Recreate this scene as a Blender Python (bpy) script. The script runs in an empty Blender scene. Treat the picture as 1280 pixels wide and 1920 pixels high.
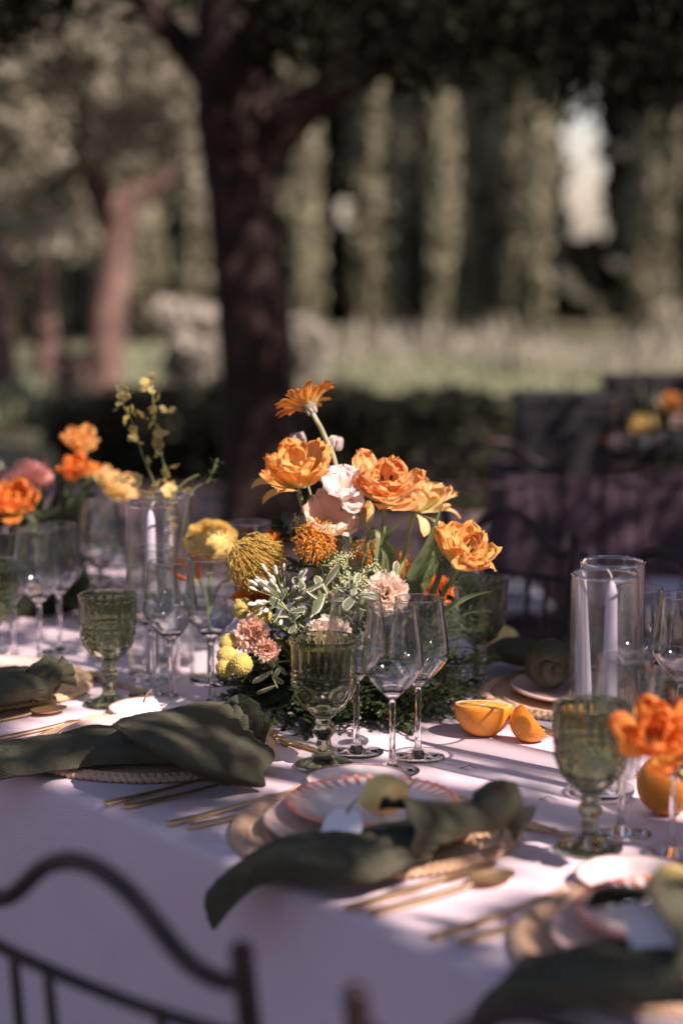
import bpy, math, random
import numpy as np
from mathutils import Vector, Matrix, noise, Quaternion
PI = math.pi
sc = bpy.context.scene
COL = sc.collection
# ------------------------------------------------------------------ camera
F, CX, CY, CH = 3600.0, 640.0, 960.0, 1.43
PITCH = math.radians(8.06)
cam_d = bpy.data.cameras.new('camera'); cam = bpy.data.objects.new('camera', cam_d); COL.objects.link(cam)
cam.location = (0, 0, CH); cam.rotation_euler = (PI/2 - PITCH, 0, 0)
cam_d.sensor_fit = 'VERTICAL'; cam_d.sensor_height = 36; cam_d.sensor_width = 24; cam_d.lens = F*36/1920
cam_d.clip_start = 0.05; cam_d.clip_end = 500
cam_d.dof.use_dof = True; cam_d.dof.focus_distance = 2.56; cam_d.dof.aperture_fstop = 1.95
sc.camera = cam
# ------------------------------------------------------------------ light
SUN_EL, SUN_AZ = math.radians(44), math.radians(-42)      # azimuth from +X towards +Y
SUN = Vector((math.cos(SUN_EL)*math.cos(SUN_AZ), math.cos(SUN_EL)*math.sin(SUN_AZ), math.sin(SUN_EL)))
w = bpy.data.worlds.new('World'); sc.world = w; w.use_nodes = True
nt = w.node_tree; sky = nt.nodes.new('ShaderNodeTexSky'); sky.sky_type = 'NISHITA'; sky.sun_disc = False
sky.sun_elevation = SUN_EL; sky.sun_rotation = PI/2 - SUN_AZ
bg = nt.nodes['Background']; bg.inputs['Strength'].default_value = 0.10
nt.links.new(sky.outputs[0], bg.inputs['Color'])
sd = bpy.data.lights.new('sun', 'SUN'); sd.energy = 5.0; sd.angle = math.radians(0.53); sd.color = (1.0, 0.955, 0.875)
sun = bpy.data.objects.new('sun', sd); COL.objects.link(sun); sun.rotation_euler = (-SUN).to_track_quat('-Z', 'Y').to_euler()
vs = sc.view_settings; vs.view_transform = 'Standard'; vs.look = 'None'; vs.exposure = 0.62; vs.gamma = 1
vs.use_white_balance = True; vs.white_balance_temperature = 7200; vs.white_balance_tint = 33
cy = sc.cycles; cy.use_denoising = True; cy.max_bounces = 14; cy.transmission_bounces = 14; cy.transparent_max_bounces = 24
cy.glossy_bounces = 5; cy.diffuse_bounces = 4; cy.sample_clamp_indirect = 6; cy.blur_glossy = 0.4
# ------------------------------------------------------------------ helpers
f_ = Vector((0, math.cos(PITCH), -math.sin(PITCH))); u_ = Vector((0, math.sin(PITCH), math.cos(PITCH)))
def ray(px, py): return f_ + Vector((1, 0, 0))*((px-CX)/F) + u_*(-(py-CY)/F)
def at(px, py, z=0.75):
    d = ray(px, py); return Vector((0, 0, CH)) + d*((z-CH)/d.z)
def atd(px, py, Y):
    d = ray(px, py); return Vector((0, 0, CH)) + d*(Y/d.y)
TZ = 0.75
E0 = Vector((-0.402, 2.425, 0)); AV = Vector((0.62, -0.7846, 0)); NV = Vector((0.7846, 0.62, 0))
def T(a, n, z=0.0):                                   # table frame: a along the near edge, n across
    p = E0 + AV*a + NV*n; return Vector((p.x, p.y, TZ+z))
TROT = math.atan2(AV.y, AV.x)

def link(o, parent=None):
    COL.objects.link(o)
    if parent is not None: o.parent = parent
    return o
def tag(o, label=None, cat=None, group=None, kind=None):
    if label: o['label'] = label
    if cat: o['category'] = cat
    if group: o['group'] = group
    if kind: o['kind'] = kind
    return o
def thing(name, label, cat, loc=(0, 0, 0), group=None, rz=0):
    o = bpy.data.objects.new(name, None); o.location = loc; o.rotation_euler = (0, 0, rz); o.empty_display_size = .05
    return tag(link(o), label, cat, group)
class MB:
    def __init__(s): s.v = []; s.f = []; s.uv = []; s.has_uv = False
    def add(s, v, f, uv=None):
        n = len(s.v); s.v += [tuple(p) for p in v]; s.f += [tuple(i+n for i in q) for q in f]
        if uv is not None: s.has_uv = True
        s.uv += list(uv) if uv is not None else [(0, 0)]*len(v)
    def grid(s, P, close_u=False, uvf=None):
        nu, nv = len(P), len(P[0]); v = [p for r in P for p in r]
        uv = [(j/(nv-1), i/max(1, nu-1)) for i in range(nu) for j in range(nv)]
        f = []
        for i in range(nu if close_u else nu-1):
            for j in range(nv-1):
                a = i*nv+j; b = ((i+1) % nu)*nv+j; f.append((a, a+1, b+1, b))
        s.add(v, f, uv)
    def lathe(s, prof, seg=32, mod=None, cx=0, cy=0):
        P = []
        for k in range(seg):
            t = 2*PI*k/seg; row = []
            for (r, z) in prof:
                rr = r if mod is None else mod(r, z, t)
                row.append((cx+rr*math.cos(t), cy+rr*math.sin(t), z))
            P.append(row)
        nv = len(prof); v = [p for r in P for p in r]; f = []
        for i in range(seg):
            for j in range(nv-1):
                a = i*nv+j; b = ((i+1) % seg)*nv+j; f.append((a, b, b+1, a+1))
        s.add(v, f)
    def tube(s, pts, r, seg=8, cap=True):
        pts = [Vector(p) for p in pts]; n = len(pts)
        rs = r if isinstance(r, (list, tuple)) else [r]*n
        up = None; rows = []
        for i, p in enumerate(pts):
            t = (pts[min(i+1, n-1)] - pts[max(i-1, 0)])
            t = t.normalized() if t.length > 1e-9 else Vector((0, 0, 1))
            if up is None: up = t.orthogonal().normalized()
            up = (up - t*up.dot(t)); up = up.normalized() if up.length > 1e-6 else t.orthogonal().normalized()
            b = t.cross(up); rows.append([p + (up*math.cos(2*PI*k/seg)+b*math.sin(2*PI*k/seg))*rs[i] for k in range(seg)])
        v = [q for row in rows for q in row]; f = []
        for i in range(n-1):
            for k in range(seg):
                f.append((i*seg+k, i*seg+(k+1) % seg, (i+1)*seg+(k+1) % seg, (i+1)*seg+k))
        if cap: f.append(tuple(range(seg))[::-1]); f.append(tuple((n-1)*seg+k for k in range(seg)))
        s.add(v, f, [(k/seg, i/max(1, n-1)) for i in range(n) for k in range(seg)])
    def box(s, c, h, R=None):
        v = [Vector((x*h[0], y*h[1], z*h[2])) for x in (-1, 1) for y in (-1, 1) for z in (-1, 1)]
        if R: v = [R @ p for p in v]
        v = [p+Vector(c) for p in v]
        s.add(v, [(0, 1, 3, 2), (4, 6, 7, 5), (0, 4, 5, 1), (2, 3, 7, 6), (0, 2, 6, 4), (1, 5, 7, 3)])
    def ball(s, c, r, nu=8, nv=12, sq=(1, 1, 1)):
        P = []
        for i in range(nv):
            a = 2*PI*i/nv
            P.append([(c[0]+sq[0]*r*math.sin(PI*j/nu)*math.cos(a), c[1]+sq[1]*r*math.sin(PI*j/nu)*math.sin(a), c[2]-sq[2]*r*math.cos(PI*j/nu)) for j in range(nu+1)])
        n = nu+1; s.add([p for r_ in P for p in r_], [(i*n+j, ((i+1) % nv)*n+j, ((i+1) % nv)*n+j+1, i*n+j+1) for i in range(nv) for j in range(nu)])
    def mesh(s, name, mat, smooth=True):
        me = bpy.data.meshes.new(name); me.from_pydata(s.v, [], s.f)
        if s.has_uv:
            l = me.uv_layers.new(name='UVMap'); idx = np.zeros(len(me.loops), dtype=np.int32); me.loops.foreach_get('vertex_index', idx)
            l.data.foreach_set('uv', np.array(s.uv, dtype=np.float32)[idx].ravel())
        me.polygons.foreach_set('use_smooth', [smooth]*len(me.polygons)); me.validate(); me.update()
        if mat: me.materials.append(mat)
        return me
    def build(s, name, mat, parent=None, smooth=True):
        return link(bpy.data.objects.new(name, s.mesh(name, mat, smooth)), parent)
def inst(name, me, parent, M=None):
    o = bpy.data.objects.new(name, me)
    if M is not None: o.matrix_basis = M
    return link(o, parent)
def children(o): return [c for c in bpy.data.objects if c.parent == o]
def copy_tree(o, parent=None):
    c = o.copy(); COL.objects.link(c); c.parent = parent
    for ch in list(o.children): copy_tree(ch, c)
    return c
def cat(p0, p1, p2, p3, t):
    return 0.5*((2*p1)+(p2-p0)*t+(2*p0-5*p1+4*p2-p3)*t*t+(-p0+3*p1-3*p2+p3)*t**3)
def spline(P, k):
    P = [Vector(p) for p in P]; out = []; n = len(P)
    for i in range(n-1):
        a, b, c, d = P[max(i-1, 0)], P[i], P[i+1], P[min(i+2, n-1)]
        if i == 0: a = b*2-c
        if i == n-2: d = c*2-b
        for q in range(k): out.append(cat(a, b, c, d, q/k))
    out.append(P[-1]); return out
def patch(G, ku, kv):                                 # smooth sheet through a coarse grid of points
    rows = [spline(r, kv) for r in G]; cols = [spline([r[j] for r in rows], ku) for j in range(len(rows[0]))]
    return [[cols[j][i] for j in range(len(cols))] for i in range(len(cols[0]))]
def zto(axis, roll=0):
    q = Vector((0, 0, 1)).rotation_difference(Vector(axis).normalized()); return q.to_matrix().to_4x4() @ Matrix.Rotation(roll, 4, 'Z')
def RZ(a): return Matrix.Rotation(a, 4, 'Z')
def SC(x, y=None, z=None): return Matrix.Diagonal((x, x if y is None else y, x if z is None else z, 1))
def TR(v): return Matrix.Translation(Vector(v))
# ------------------------------------------------------------------ materials
def mat(name, col, rough=.6, metal=0, noise_=None, bump=None, trans=0, spec=.5, sheen=0, coord='Object', col2=None, extra=None, sss=0):
    m = bpy.data.materials.new(name); m.use_nodes = True; N = m.node_tree.nodes; L = m.node_tree.links
    b = N['Principled BSDF']; b.inputs['Base Color'].default_value = (*col, 1); b.inputs['Roughness'].default_value = rough
    b.inputs['Metallic'].default_value = metal; b.inputs['Specular IOR Level'].default_value = spec
    if sheen: b.inputs['Sheen Weight'].default_value = sheen
    if sss:
        b.inputs['Subsurface Weight'].default_value = sss; b.inputs['Subsurface Radius'].default_value = (.01, .006, .004); b.inputs['Subsurface Scale'].default_value = 1
    tc = N.new('ShaderNodeTexCoord'); csrc = None
    if noise_:                                        # (scale, second colour, detail)
        n = N.new('ShaderNodeTexNoise'); n.inputs['Scale'].default_value = noise_[0]; n.inputs['Detail'].default_value = 6
        L.new(tc.outputs[coord], n.inputs['Vector'])
        r = N.new('ShaderNodeValToRGB'); r.color_ramp.elements[0].position = .35; r.color_ramp.elements[1].position = .65
        r.color_ramp.elements[0].color = (*col, 1); r.color_ramp.elements[1].color = (*noise_[1], 1)
        L.new(n.outputs['Fac'], r.inputs['Fac']); csrc = r.outputs['Color']; L.new(csrc, b.inputs['Base Color'])
    if bump:                                          # list of (scale vec, strength, distance)
        prev = None
        for (s_, st, dist) in bump:
            mp = N.new('ShaderNodeMapping'); mp.inputs['Scale'].default_value = s_ if isinstance(s_, tuple) else (s_,)*3
            L.new(tc.outputs[coord], mp.inputs['Vector'])
            n = N.new('ShaderNodeTexNoise'); n.inputs['Scale'].default_value = 1; n.inputs['Detail'].default_value = 4; L.new(mp.outputs[0], n.inputs['Vector'])
            bp = N.new('ShaderNodeBump'); bp.inputs['Strength'].default_value = st; bp.inputs['Distance'].default_value = dist
            L.new(n.outputs['Fac'], bp.inputs['Height'])
            if prev: L.new(prev, bp.inputs['Normal'])
            prev = bp.outputs['Normal']
        L.new(prev, b.inputs['Normal'])
    if trans:                                         # thin sheet: some light passes through
        tb = N.new('ShaderNodeBsdfTranslucent'); mx = N.new('ShaderNodeMixShader'); mx.inputs[0].default_value = trans
        tb.inputs['Color'].default_value = (*col, 1)
        if csrc: L.new(csrc, tb.inputs['Color'])
        L.new(b.outputs[0], mx.inputs[1]); L.new(tb.outputs[0], mx.inputs[2]); L.new(mx.outputs[0], N['Material Output'].inputs[0])
    return m
def petal_mat(name, base, mid, edge, streak, trans=.48, tpow=1.0, rough=.5):
    """colour runs along the petal (UV.y) with fine streaks; streaks and flush by noise"""
    m = bpy.data.materials.new(name); m.use_nodes = True; N = m.node_tree.nodes; L = m.node_tree.links
    b = N['Principled BSDF']; b.inputs['Roughness'].default_value = rough; b.inputs['Specular IOR Level'].default_value = .3
    uv = N.new('ShaderNodeUVMap'); sp = N.new('ShaderNodeSeparateXYZ'); L.new(uv.outputs[0], sp.inputs[0])
    mp = N.new('ShaderNodeMapping'); mp.inputs['Scale'].default_value = (14, 1.6, 1); L.new(uv.outputs[0], mp.inputs[0])
    oi = N.new('ShaderNodeObjectInfo'); va = N.new('ShaderNodeVectorMath'); va.operation = 'ADD'
    ml = N.new('ShaderNodeMath'); ml.operation = 'MULTIPLY'; ml.inputs[1].default_value = 37; L.new(oi.outputs['Random'], ml.inputs[0])
    L.new(mp.outputs[0], va.inputs[0]); L.new(ml.outputs[0], va.inputs[1])
    n = N.new('ShaderNodeTexNoise'); n.inputs['Scale'].default_value = 1.3; n.inputs['Detail'].default_value = 3; L.new(va.outputs[0], n.inputs['Vector'])
    m1 = N.new('ShaderNodeMath'); m1.operation = 'MULTIPLY_ADD'; m1.inputs[1].default_value = streak; L.new(n.outputs['Fac'], m1.inputs[0]); L.new(sp.outputs['Y'], m1.inputs[2])
    m2 = N.new('ShaderNodeMath'); m2.operation = 'SUBTRACT'; m2.inputs[1].default_value = streak*.5; L.new(m1.outputs[0], m2.inputs[0])
    r = N.new('ShaderNodeValToRGB'); e = r.color_ramp.elements; e[0].position = .05; e[0].color = (*base, 1); e[1].position = 1; e[1].color = (*edge, 1)
    k = e.new(.5*tpow); k.color = (*mid, 1)
    L.new(m2.outputs[0], r.inputs['Fac']); L.new(r.outputs['Color'], b.inputs['Base Color'])
    tb = N.new('ShaderNodeBsdfTranslucent'); L.new(r.outputs['Color'], tb.inputs['Color'])
    bp = N.new('ShaderNodeBump'); bp.inputs['Strength'].default_value = .35; bp.inputs['Distance'].default_value = .0015; L.new(n.outputs['Fac'], bp.inputs['Height']); L.new(bp.outputs[0], b.inputs['Normal'])
    mx = N.new('ShaderNodeMixShader'); mx.inputs[0].default_value = trans; L.new(b.outputs[0], mx.inputs[1]); L.new(tb.outputs[0], mx.inputs[2]); L.new(mx.outputs[0], N['Material Output'].inputs[0])
    return m
def variegated_mat(name, g, c):
    m = bpy.data.materials.new(name); m.use_nodes = True; N = m.node_tree.nodes; L = m.node_tree.links
    b = N['Principled BSDF']; b.inputs['Roughness'].default_value = .45
    uv = N.new('ShaderNodeUVMap'); sp = N.new('ShaderNodeSeparateXYZ'); L.new(uv.outputs[0], sp.inputs[0])
    a = N.new('ShaderNodeMath'); a.operation = 'SUBTRACT'; a.inputs[1].default_value = .5; L.new(sp.outputs['X'], a.inputs[0])
    ab = N.new('ShaderNodeMath'); ab.operation = 'ABSOLUTE'; L.new(a.outputs[0], ab.inputs[0])
    n = N.new('ShaderNodeTexNoise'); n.inputs['Scale'].default_value = 5; L.new(uv.outputs[0], n.inputs['Vector'])
    ad = N.new('ShaderNodeMath'); ad.operation = 'MULTIPLY_ADD'; ad.inputs[1].default_value = .35; L.new(n.outputs['Fac'], ad.inputs[0]); L.new(ab.outputs[0], ad.inputs[2])
    r = N.new('ShaderNodeValToRGB'); r.color_ramp.elements[0].position = .50; r.color_ramp.elements[0].color = (*g, 1); r.color_ramp.elements[1].position = .56; r.color_ramp.elements[1].color = (*c, 1)
    L.new(ad.outputs[0], r.inputs['Fac']); L.new(r.outputs['Color'], b.inputs['Base Color'])
    tb = N.new('ShaderNodeBsdfTranslucent'); L.new(r.outputs['Color'], tb.inputs['Color']); mx = N.new('ShaderNodeMixShader'); mx.inputs[0].default_value = .2
    L.new(b.outputs[0], mx.inputs[1]); L.new(tb.outputs[0], mx.inputs[2]); L.new(mx.outputs[0], N['Material Output'].inputs[0])
    return m
def glass_mat(name, col=(1, 1, 1), rough=0.0, ior=1.5):
    m = bpy.data.materials.new(name); m.use_nodes = True; b = m.node_tree.nodes['Principled BSDF']
    b.inputs['Base Color'].default_value = (*col, 1); b.inputs['Roughness'].default_value = rough; b.inputs['Transmission Weight'].default_value = 1; b.inputs['IOR'].default_value = ior
    return m
def thin_glass(name, col=(.97, .985, .98), base=.10):           # thin blown wall: passes light straight, mirrors at grazing angles
    m = bpy.data.materials.new(name); m.use_nodes = True; N = m.node_tree.nodes; L = m.node_tree.links
    N.remove(N['Principled BSDF']); t = N.new('ShaderNodeBsdfTransparent'); t.inputs[0].default_value = (*col, 1)
    g = N.new('ShaderNodeBsdfGlossy'); g.inputs['Roughness'].default_value = .045; lw = N.new('ShaderNodeLayerWeight'); lw.inputs['Blend'].default_value = .5
    p = N.new('ShaderNodeMath'); p.operation = 'POWER'; p.inputs[1].default_value = 2.3; L.new(lw.outputs['Facing'], p.inputs[0])
    q = N.new('ShaderNodeMath'); q.operation = 'MULTIPLY_ADD'; q.inputs[1].default_value = .85; q.inputs[2].default_value = base; L.new(p.outputs[0], q.inputs[0])
    mx = N.new('ShaderNodeMixShader'); L.new(q.outputs[0], mx.inputs[0]); L.new(t.outputs[0], mx.inputs[1]); L.new(g.outputs[0], mx.inputs[2]); L.new(mx.outputs[0], N['Material Output'].inputs[0])
    return m
def cloth_mat(name, col, col2, rough, weave, amount, wr):
    m = mat(name, col, rough, noise_=(9, col2), spec=.1)
    N = m.node_tree.nodes; L = m.node_tree.links; b = N['Principled BSDF']; tc = N.new('ShaderNodeTexCoord')
    prev = None
    for d_ in ('X', 'Z', 'DIAGONAL'):
        wv = N.new('ShaderNodeTexWave'); wv.bands_direction = d_; wv.inputs['Scale'].default_value = weave; wv.inputs['Distortion'].default_value = 1.2; L.new(tc.outputs['Object'], wv.inputs['Vector'])
        bp = N.new('ShaderNodeBump'); bp.inputs['Strength'].default_value = amount; bp.inputs['Distance'].default_value = .0006; L.new(wv.outputs['Fac'], bp.inputs['Height'])
        if prev: L.new(prev, bp.inputs['Normal'])
        prev = bp.outputs[0]
    n = N.new('ShaderNodeTexNoise'); n.inputs['Scale'].default_value = wr; n.inputs['Detail'].default_value = 3; L.new(tc.outputs['Object'], n.inputs['Vector'])
    bp = N.new('ShaderNodeBump'); bp.inputs['Strength'].default_value = .5; bp.inputs['Distance'].default_value = .010; L.new(n.outputs['Fac'], bp.inputs['Height']); L.new(prev, bp.inputs['Normal']); L.new(bp.outputs[0], b.inputs['Normal'])
    return m
M = {}
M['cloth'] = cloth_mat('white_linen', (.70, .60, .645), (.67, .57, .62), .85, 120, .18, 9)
M['napkin'] = cloth_mat('olive_linen', (.072, .076, .050), (.096, .098, .067), .85, 125, .5, 30)
M['trunk'] = mat('pine_bark', (.022, .013, .010), .9, noise_=(6, (.052, .028, .021)), bump=[((9, 9, 2.5), 1, .05)])
M['trunk2'] = mat('pale_bark', (.11, .070, .055), .9, noise_=(5, (.23, .145, .115)), bump=[((9, 9, 2.5), 1, .04)])
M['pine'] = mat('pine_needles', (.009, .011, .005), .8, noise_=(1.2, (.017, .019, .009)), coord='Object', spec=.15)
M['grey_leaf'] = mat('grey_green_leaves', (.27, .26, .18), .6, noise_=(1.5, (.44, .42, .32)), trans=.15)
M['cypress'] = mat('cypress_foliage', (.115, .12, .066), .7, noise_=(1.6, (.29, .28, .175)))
M['cypress_shade_tone'] = mat('cypress_foliage_shade_tone', (.022, .024, .014), .7, noise_=(1.6, (.05, .05, .028)))  # shade between the rows is put into this darker foliage colour
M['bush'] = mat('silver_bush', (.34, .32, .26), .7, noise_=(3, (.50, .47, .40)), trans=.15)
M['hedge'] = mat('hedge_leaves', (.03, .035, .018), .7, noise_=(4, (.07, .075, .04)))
M['grass'] = mat('lawn_grass', (.17, .20, .11), .8, noise_=(.5, (.27, .30, .18)))
M['iron'] = mat('brown_iron', (.035, .020, .022), .45, metal=.3, noise_=(30, (.05, .03, .03)), bump=[(60, .3, .002)])
M['gold'] = mat('brushed_gold', (.90, .68, .40), .48, metal=1, noise_=(25, (.74, .52, .28)))
M['candle'] = mat('candle_wax', (.74, .66, .78), .45, trans=.12, spec=.4)
M['wick'] = mat('candle_wick', (.55, .5, .45), .9)
M['raffia'] = mat('raffia', (.55, .36, .22), .8, noise_=(60, (.66, .46, .31)), bump=[(300, .6, .002)])
M['ceramic'] = mat('blush_ceramic', (.72, .52, .45), .25, noise_=(70, (.76, .58, .51)))
M['white_ceramic'] = mat('white_ceramic', (.80, .74, .72), .2, noise_=(9, (.74, .68, .66)))
M['rim_brown'] = mat('brown_glaze', (.35, .17, .12), .3, noise_=(60, (.60, .42, .36)))
M['coral'] = mat('coral_glaze', (.82, .17, .08), .25, noise_=(45, (.86, .45, .36)))
M['paper'] = mat('tag_paper', (.83, .82, .84), .8)
M['ink'] = mat('ink', (.05, .05, .06), .6)
M['lemon'] = mat('lemon_peel', (.86, .64, .20), .4, noise_=(30, (.90, .72, .32)), bump=[(260, .4, .002)], sss=.1)
M['orange'] = mat('orange_peel', (.80, .25, .02), .40, noise_=(14, (.82, .29, .03)), bump=[(420, .55, .0012)])
M['pith'] = mat('orange_pith', (.92, .78, .54), .5)
M['pulp'] = mat('orange_pulp', (.90, .40, .05), .25, noise_=(120, (.92, .52, .12)), bump=[((200, 200, 200), .6, .002)], sss=.2)
M['stem'] = mat('flower_stem', (.22, .28, .10), .45, noise_=(40, (.30, .35, .15)), trans=.1)
M['stem_pale'] = mat('hairy_stem', (.42, .40, .28), .7, noise_=(20, (.36, .40, .22)), bump=[((300, 300, 60), .6, .001)])
M['leaf'] = mat('dark_leaf', (.035, .055, .022), .38, noise_=(30, (.055, .080, .032)), trans=.12)
M['leaf2'] = mat('tulip_leaf', (.14, .20, .085), .42, noise_=(30, (.20, .26, .12)), trans=.25)
M['vleaf'] = variegated_mat('variegated_leaf', (.17, .22, .12), (.62, .60, .46))
M['fern'] = mat('fern_green', (.05, .085, .035), .6, trans=.2)
M['wiry'] = mat('wiry_grass', (.42, .42, .32), .6)
M['core'] = mat('dark_filling', (.012, .018, .008), .9)  # near-black filling inside leaf masses, blocks the view through
M['tulip_y'] = petal_mat('tulip_yellow_orange', (.93, .84, .46), (.95, .68, .26), (.95, .50, .15), .9)
M['tulip_o'] = petal_mat('tulip_orange', (.95, .85, .48), (.96, .64, .28), (.96, .47, .17), .8)
M['tulip_p'] = petal_mat('tulip_pale', (.90, .88, .50), (.94, .84, .45), (.94, .60, .26), .7)
M['tulip_r'] = petal_mat('tulip_red_orange', (.92, .62, .14), (.93, .42, .09), (.93, .31, .07), .7)
M['pink'] = petal_mat('petal_pale_pink', (.88, .66, .50), (.90, .72, .64), (.93, .80, .74), .4, trans=.35)
M['peach'] = petal_mat('petal_peach', (.90, .56, .34), (.94, .66, .50), (.95, .76, .62), .4, trans=.4)
M['coralpink'] = petal_mat('petal_salmon', (.95, .60, .34), (.95, .72, .54), (.96, .85, .75), .5, trans=.5)
M['salmon'] = petal_mat('petal_deep_salmon', (.94, .42, .26), (.95, .54, .38), (.96, .74, .60), .5, trans=.5)
M['rose'] = petal_mat('petal_rose', (.84, .34, .28), (.84, .38, .34), (.88, .52, .46), .5)
M['gerbera'] = petal_mat('gerbera_orange', (.90, .68, .24), (.92, .48, .10), (.90, .32, .07), .9)
M['ran'] = petal_mat('ranunculus_yellow', (.90, .78, .30), (.93, .70, .18), (.95, .78, .34), .5, trans=.3)
M['gloriosa'] = petal_mat('gloriosa_red', (.80, .55, .10), (.75, .07, .03), (.85, .40, .05), .4)
M['pin_o'] = mat('pincushion_orange', (.86, .32, .03), .45, noise_=(60, (.88, .42, .06)), trans=.15)
M['pin_y'] = mat('pincushion_yellow', (.62, .40, .07), .5, noise_=(60, (.70, .52, .14)), trans=.3)
M['craspedia'] = mat('craspedia_yellow', (.80, .60, .12), .85, noise_=(300, (.86, .70, .24)), bump=[(900, 1, .003)])
M['fuzz'] = mat('silver_fuzz', (.62, .56, .50), .7, trans=.1)
M['bract'] = mat('dark_bract', (.10, .11, .08), .6, noise_=(40, (.22, .21, .17)))
M['budw'] = mat('white_bud', (.74, .74, .64), .45, noise_=(60, (.66, .68, .54)), trans=.1)
M['budg'] = mat('pale_green_bud', (.38, .44, .20), .6, noise_=(80, (.50, .54, .30)))
M['anther'] = mat('black_anther', (.015, .01, .01), .6)
M['blossom'] = mat('yellow_blossom', (.58, .50, .20), .5, trans=.3, noise_=(50, (.62, .46, .14)))
M['black'] = mat('black_fabric', (.012, .011, .014), .8)
M['glass'] = glass_mat('clear_glass', (1, 1, 1), .012, 1.46)
M['green_glass'] = glass_mat('olive_glass', (.50, .56, .40), 0.0, 1.46)
M['thin'] = thin_glass('thin_glass')
M['rimglass'] = M['glass']
M['thin2'] = thin_glass('cylinder_glass', base=.04)
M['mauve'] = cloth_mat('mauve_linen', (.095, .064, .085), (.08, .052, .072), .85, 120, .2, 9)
M['pale_seat'] = mat('white_cushion', (.72, .70, .78), .8)
# ------------------------------------------------------------------ ground
rnd = random.Random(7); nr = np.random.RandomState(11)
g = MB(); GX = np.linspace(-120, 120, 61); GY = np.concatenate([np.linspace(-12, 40, 53), np.linspace(44, 200, 14)])
g.grid([[(x, y, .05*noise.noise(Vector((x*.15, y*.15, 0)))*min(1, max(0, (y-12)/6)) ) for y in GY] for x in GX])
go = g.build('ground', mat('ground_soil_grass', (.085, .075, .045), .95, noise_=(.9, (.10, .115, .05)), bump=[(8, 1, .05)])); tag(go, kind='structure')
pv = MB(); pv.grid([[(x, y, .004) for y in (-14, 0, 11.2)] for x in (-14, 0, 14)]); pv = pv.build('paving', mat('pale_gravel_paving', (.17, .115, .12), .95, noise_=(2.5, (.22, .155, .155)), bump=[(60, 1, .01)])); tag(pv, kind='structure')
def leaves(name, C, size, m, parent=None, seed=0, asp=.45, vert=0.0, kind=None):
    """many small leaf faces at the points C"""
    r = np.random.RandomState(seed); n = len(C); s = size*(.6+.8*r.rand(n, 1))
    d = r.randn(n, 3); d[:, 2] += vert*3*np.sign(r.rand(n)-.1); d /= np.linalg.norm(d, axis=1, keepdims=True)
    e = np.cross(d, r.randn(n, 3)); e /= np.linalg.norm(e, axis=1, keepdims=True)
    nn = np.cross(d, e)
    v = np.stack([C-d*s*.5, C+e*s*asp*.5+nn*s*.06, C+d*s*.5, C-e*s*asp*.5+nn*s*.06], 1).reshape(-1, 3)
    me = bpy.data.meshes.new(name); me.vertices.add(4*n); me.vertices.foreach_set('co', v.astype(np.float32).ravel())
    me.loops.add(4*n); me.loops.foreach_set('vertex_index', np.arange(4*n, dtype=np.int32)); me.polygons.add(n)
    me.polygons.foreach_set('loop_start', np.arange(0, 4*n, 4, dtype=np.int32)); me.update(calc_edges=True); me.materials.append(m)
    if parent is False: return me
    return link(bpy.data.objects.new(name, me), parent)
# lawn tufts (sunlit band beyond the trees)
n = 26000; X = nr.uniform(-5, 9, n); Y = nr.uniform(14.5, 23, n); hgt = .09+.08*nr.rand(n)
gm = leaves('grass', np.stack([X, Y, hgt*.5+.01], 1), .26, M['grass'], seed=3, asp=.3, vert=1.0); tag(gm, 'short pale sunlit grass of the lawn before the cypresses', 'grass', kind='stuff')
n = 6500; X = nr.uniform(1.6, 8, n); Y = nr.uniform(18.5, 22, n); Z = .05+.80*nr.rand(n)**1.6*(.55+.45*np.sin(X*5+Y*3))*(.6+.4*np.sin(X*1.9))
n2 = 1400; X2 = nr.uniform(-1, 2.2, n2); Y2 = nr.uniform(20, 22.5, n2); X = np.concatenate([X, X2]); Y = np.concatenate([Y, Y2]); Z = np.concatenate([Z, .05+.45*nr.rand(n2)**1.5*(.6+.4*np.sin(X2*6+Y2*2))])
fg = leaves('lavender_border', np.stack([X, Y, Z], 1), .30, M['grey_leaf'], seed=4, asp=.12, vert=1.4)
tag(fg, 'tall pale wispy border plants at the foot of the cypresses', 'plants', kind='stuff')
# ------------------------------------------------------------------ trees
def limb(mb, pts, rad, seg=14, k=6, rough=.10, seed=0):
    P = spline(pts, k); R = [x.x for x in spline([(r, 0, 0) for r in rad], k)]
    R = [r*(1+rough*noise.noise(Vector((i*.45, seed, 0)))) for i, r in enumerate(R)]
    mb.tube(P, R, seg)
def clumps(cs, per, rs, seed):
    r = np.random.RandomState(seed); out = []
    for c in cs:
        d = r.randn(per, 3); d /= np.linalg.norm(d, axis=1, keepdims=True); q = rs*(.55+.45*r.rand(per, 1))*(.75+.5*r.rand())
        out.append(np.array(c)+d*q*np.array([1, 1, .62]))
    return np.concatenate(out)
def keep_lit(C, targets, seed=0):
    """cuts crown leaves away on the sun line so that chosen places are lit"""
    S = np.array(SUN); k = np.ones(len(C), bool); r = np.random.RandomState(seed)
    for (p, rad) in targets:
        d = C-np.array(p); t = d @ S; q = np.linalg.norm(d-np.outer(t, S), axis=1); k &= ~((q < rad*(.85+.3*r.rand(len(C)))) & (t > 0))
    return C[k]
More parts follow.
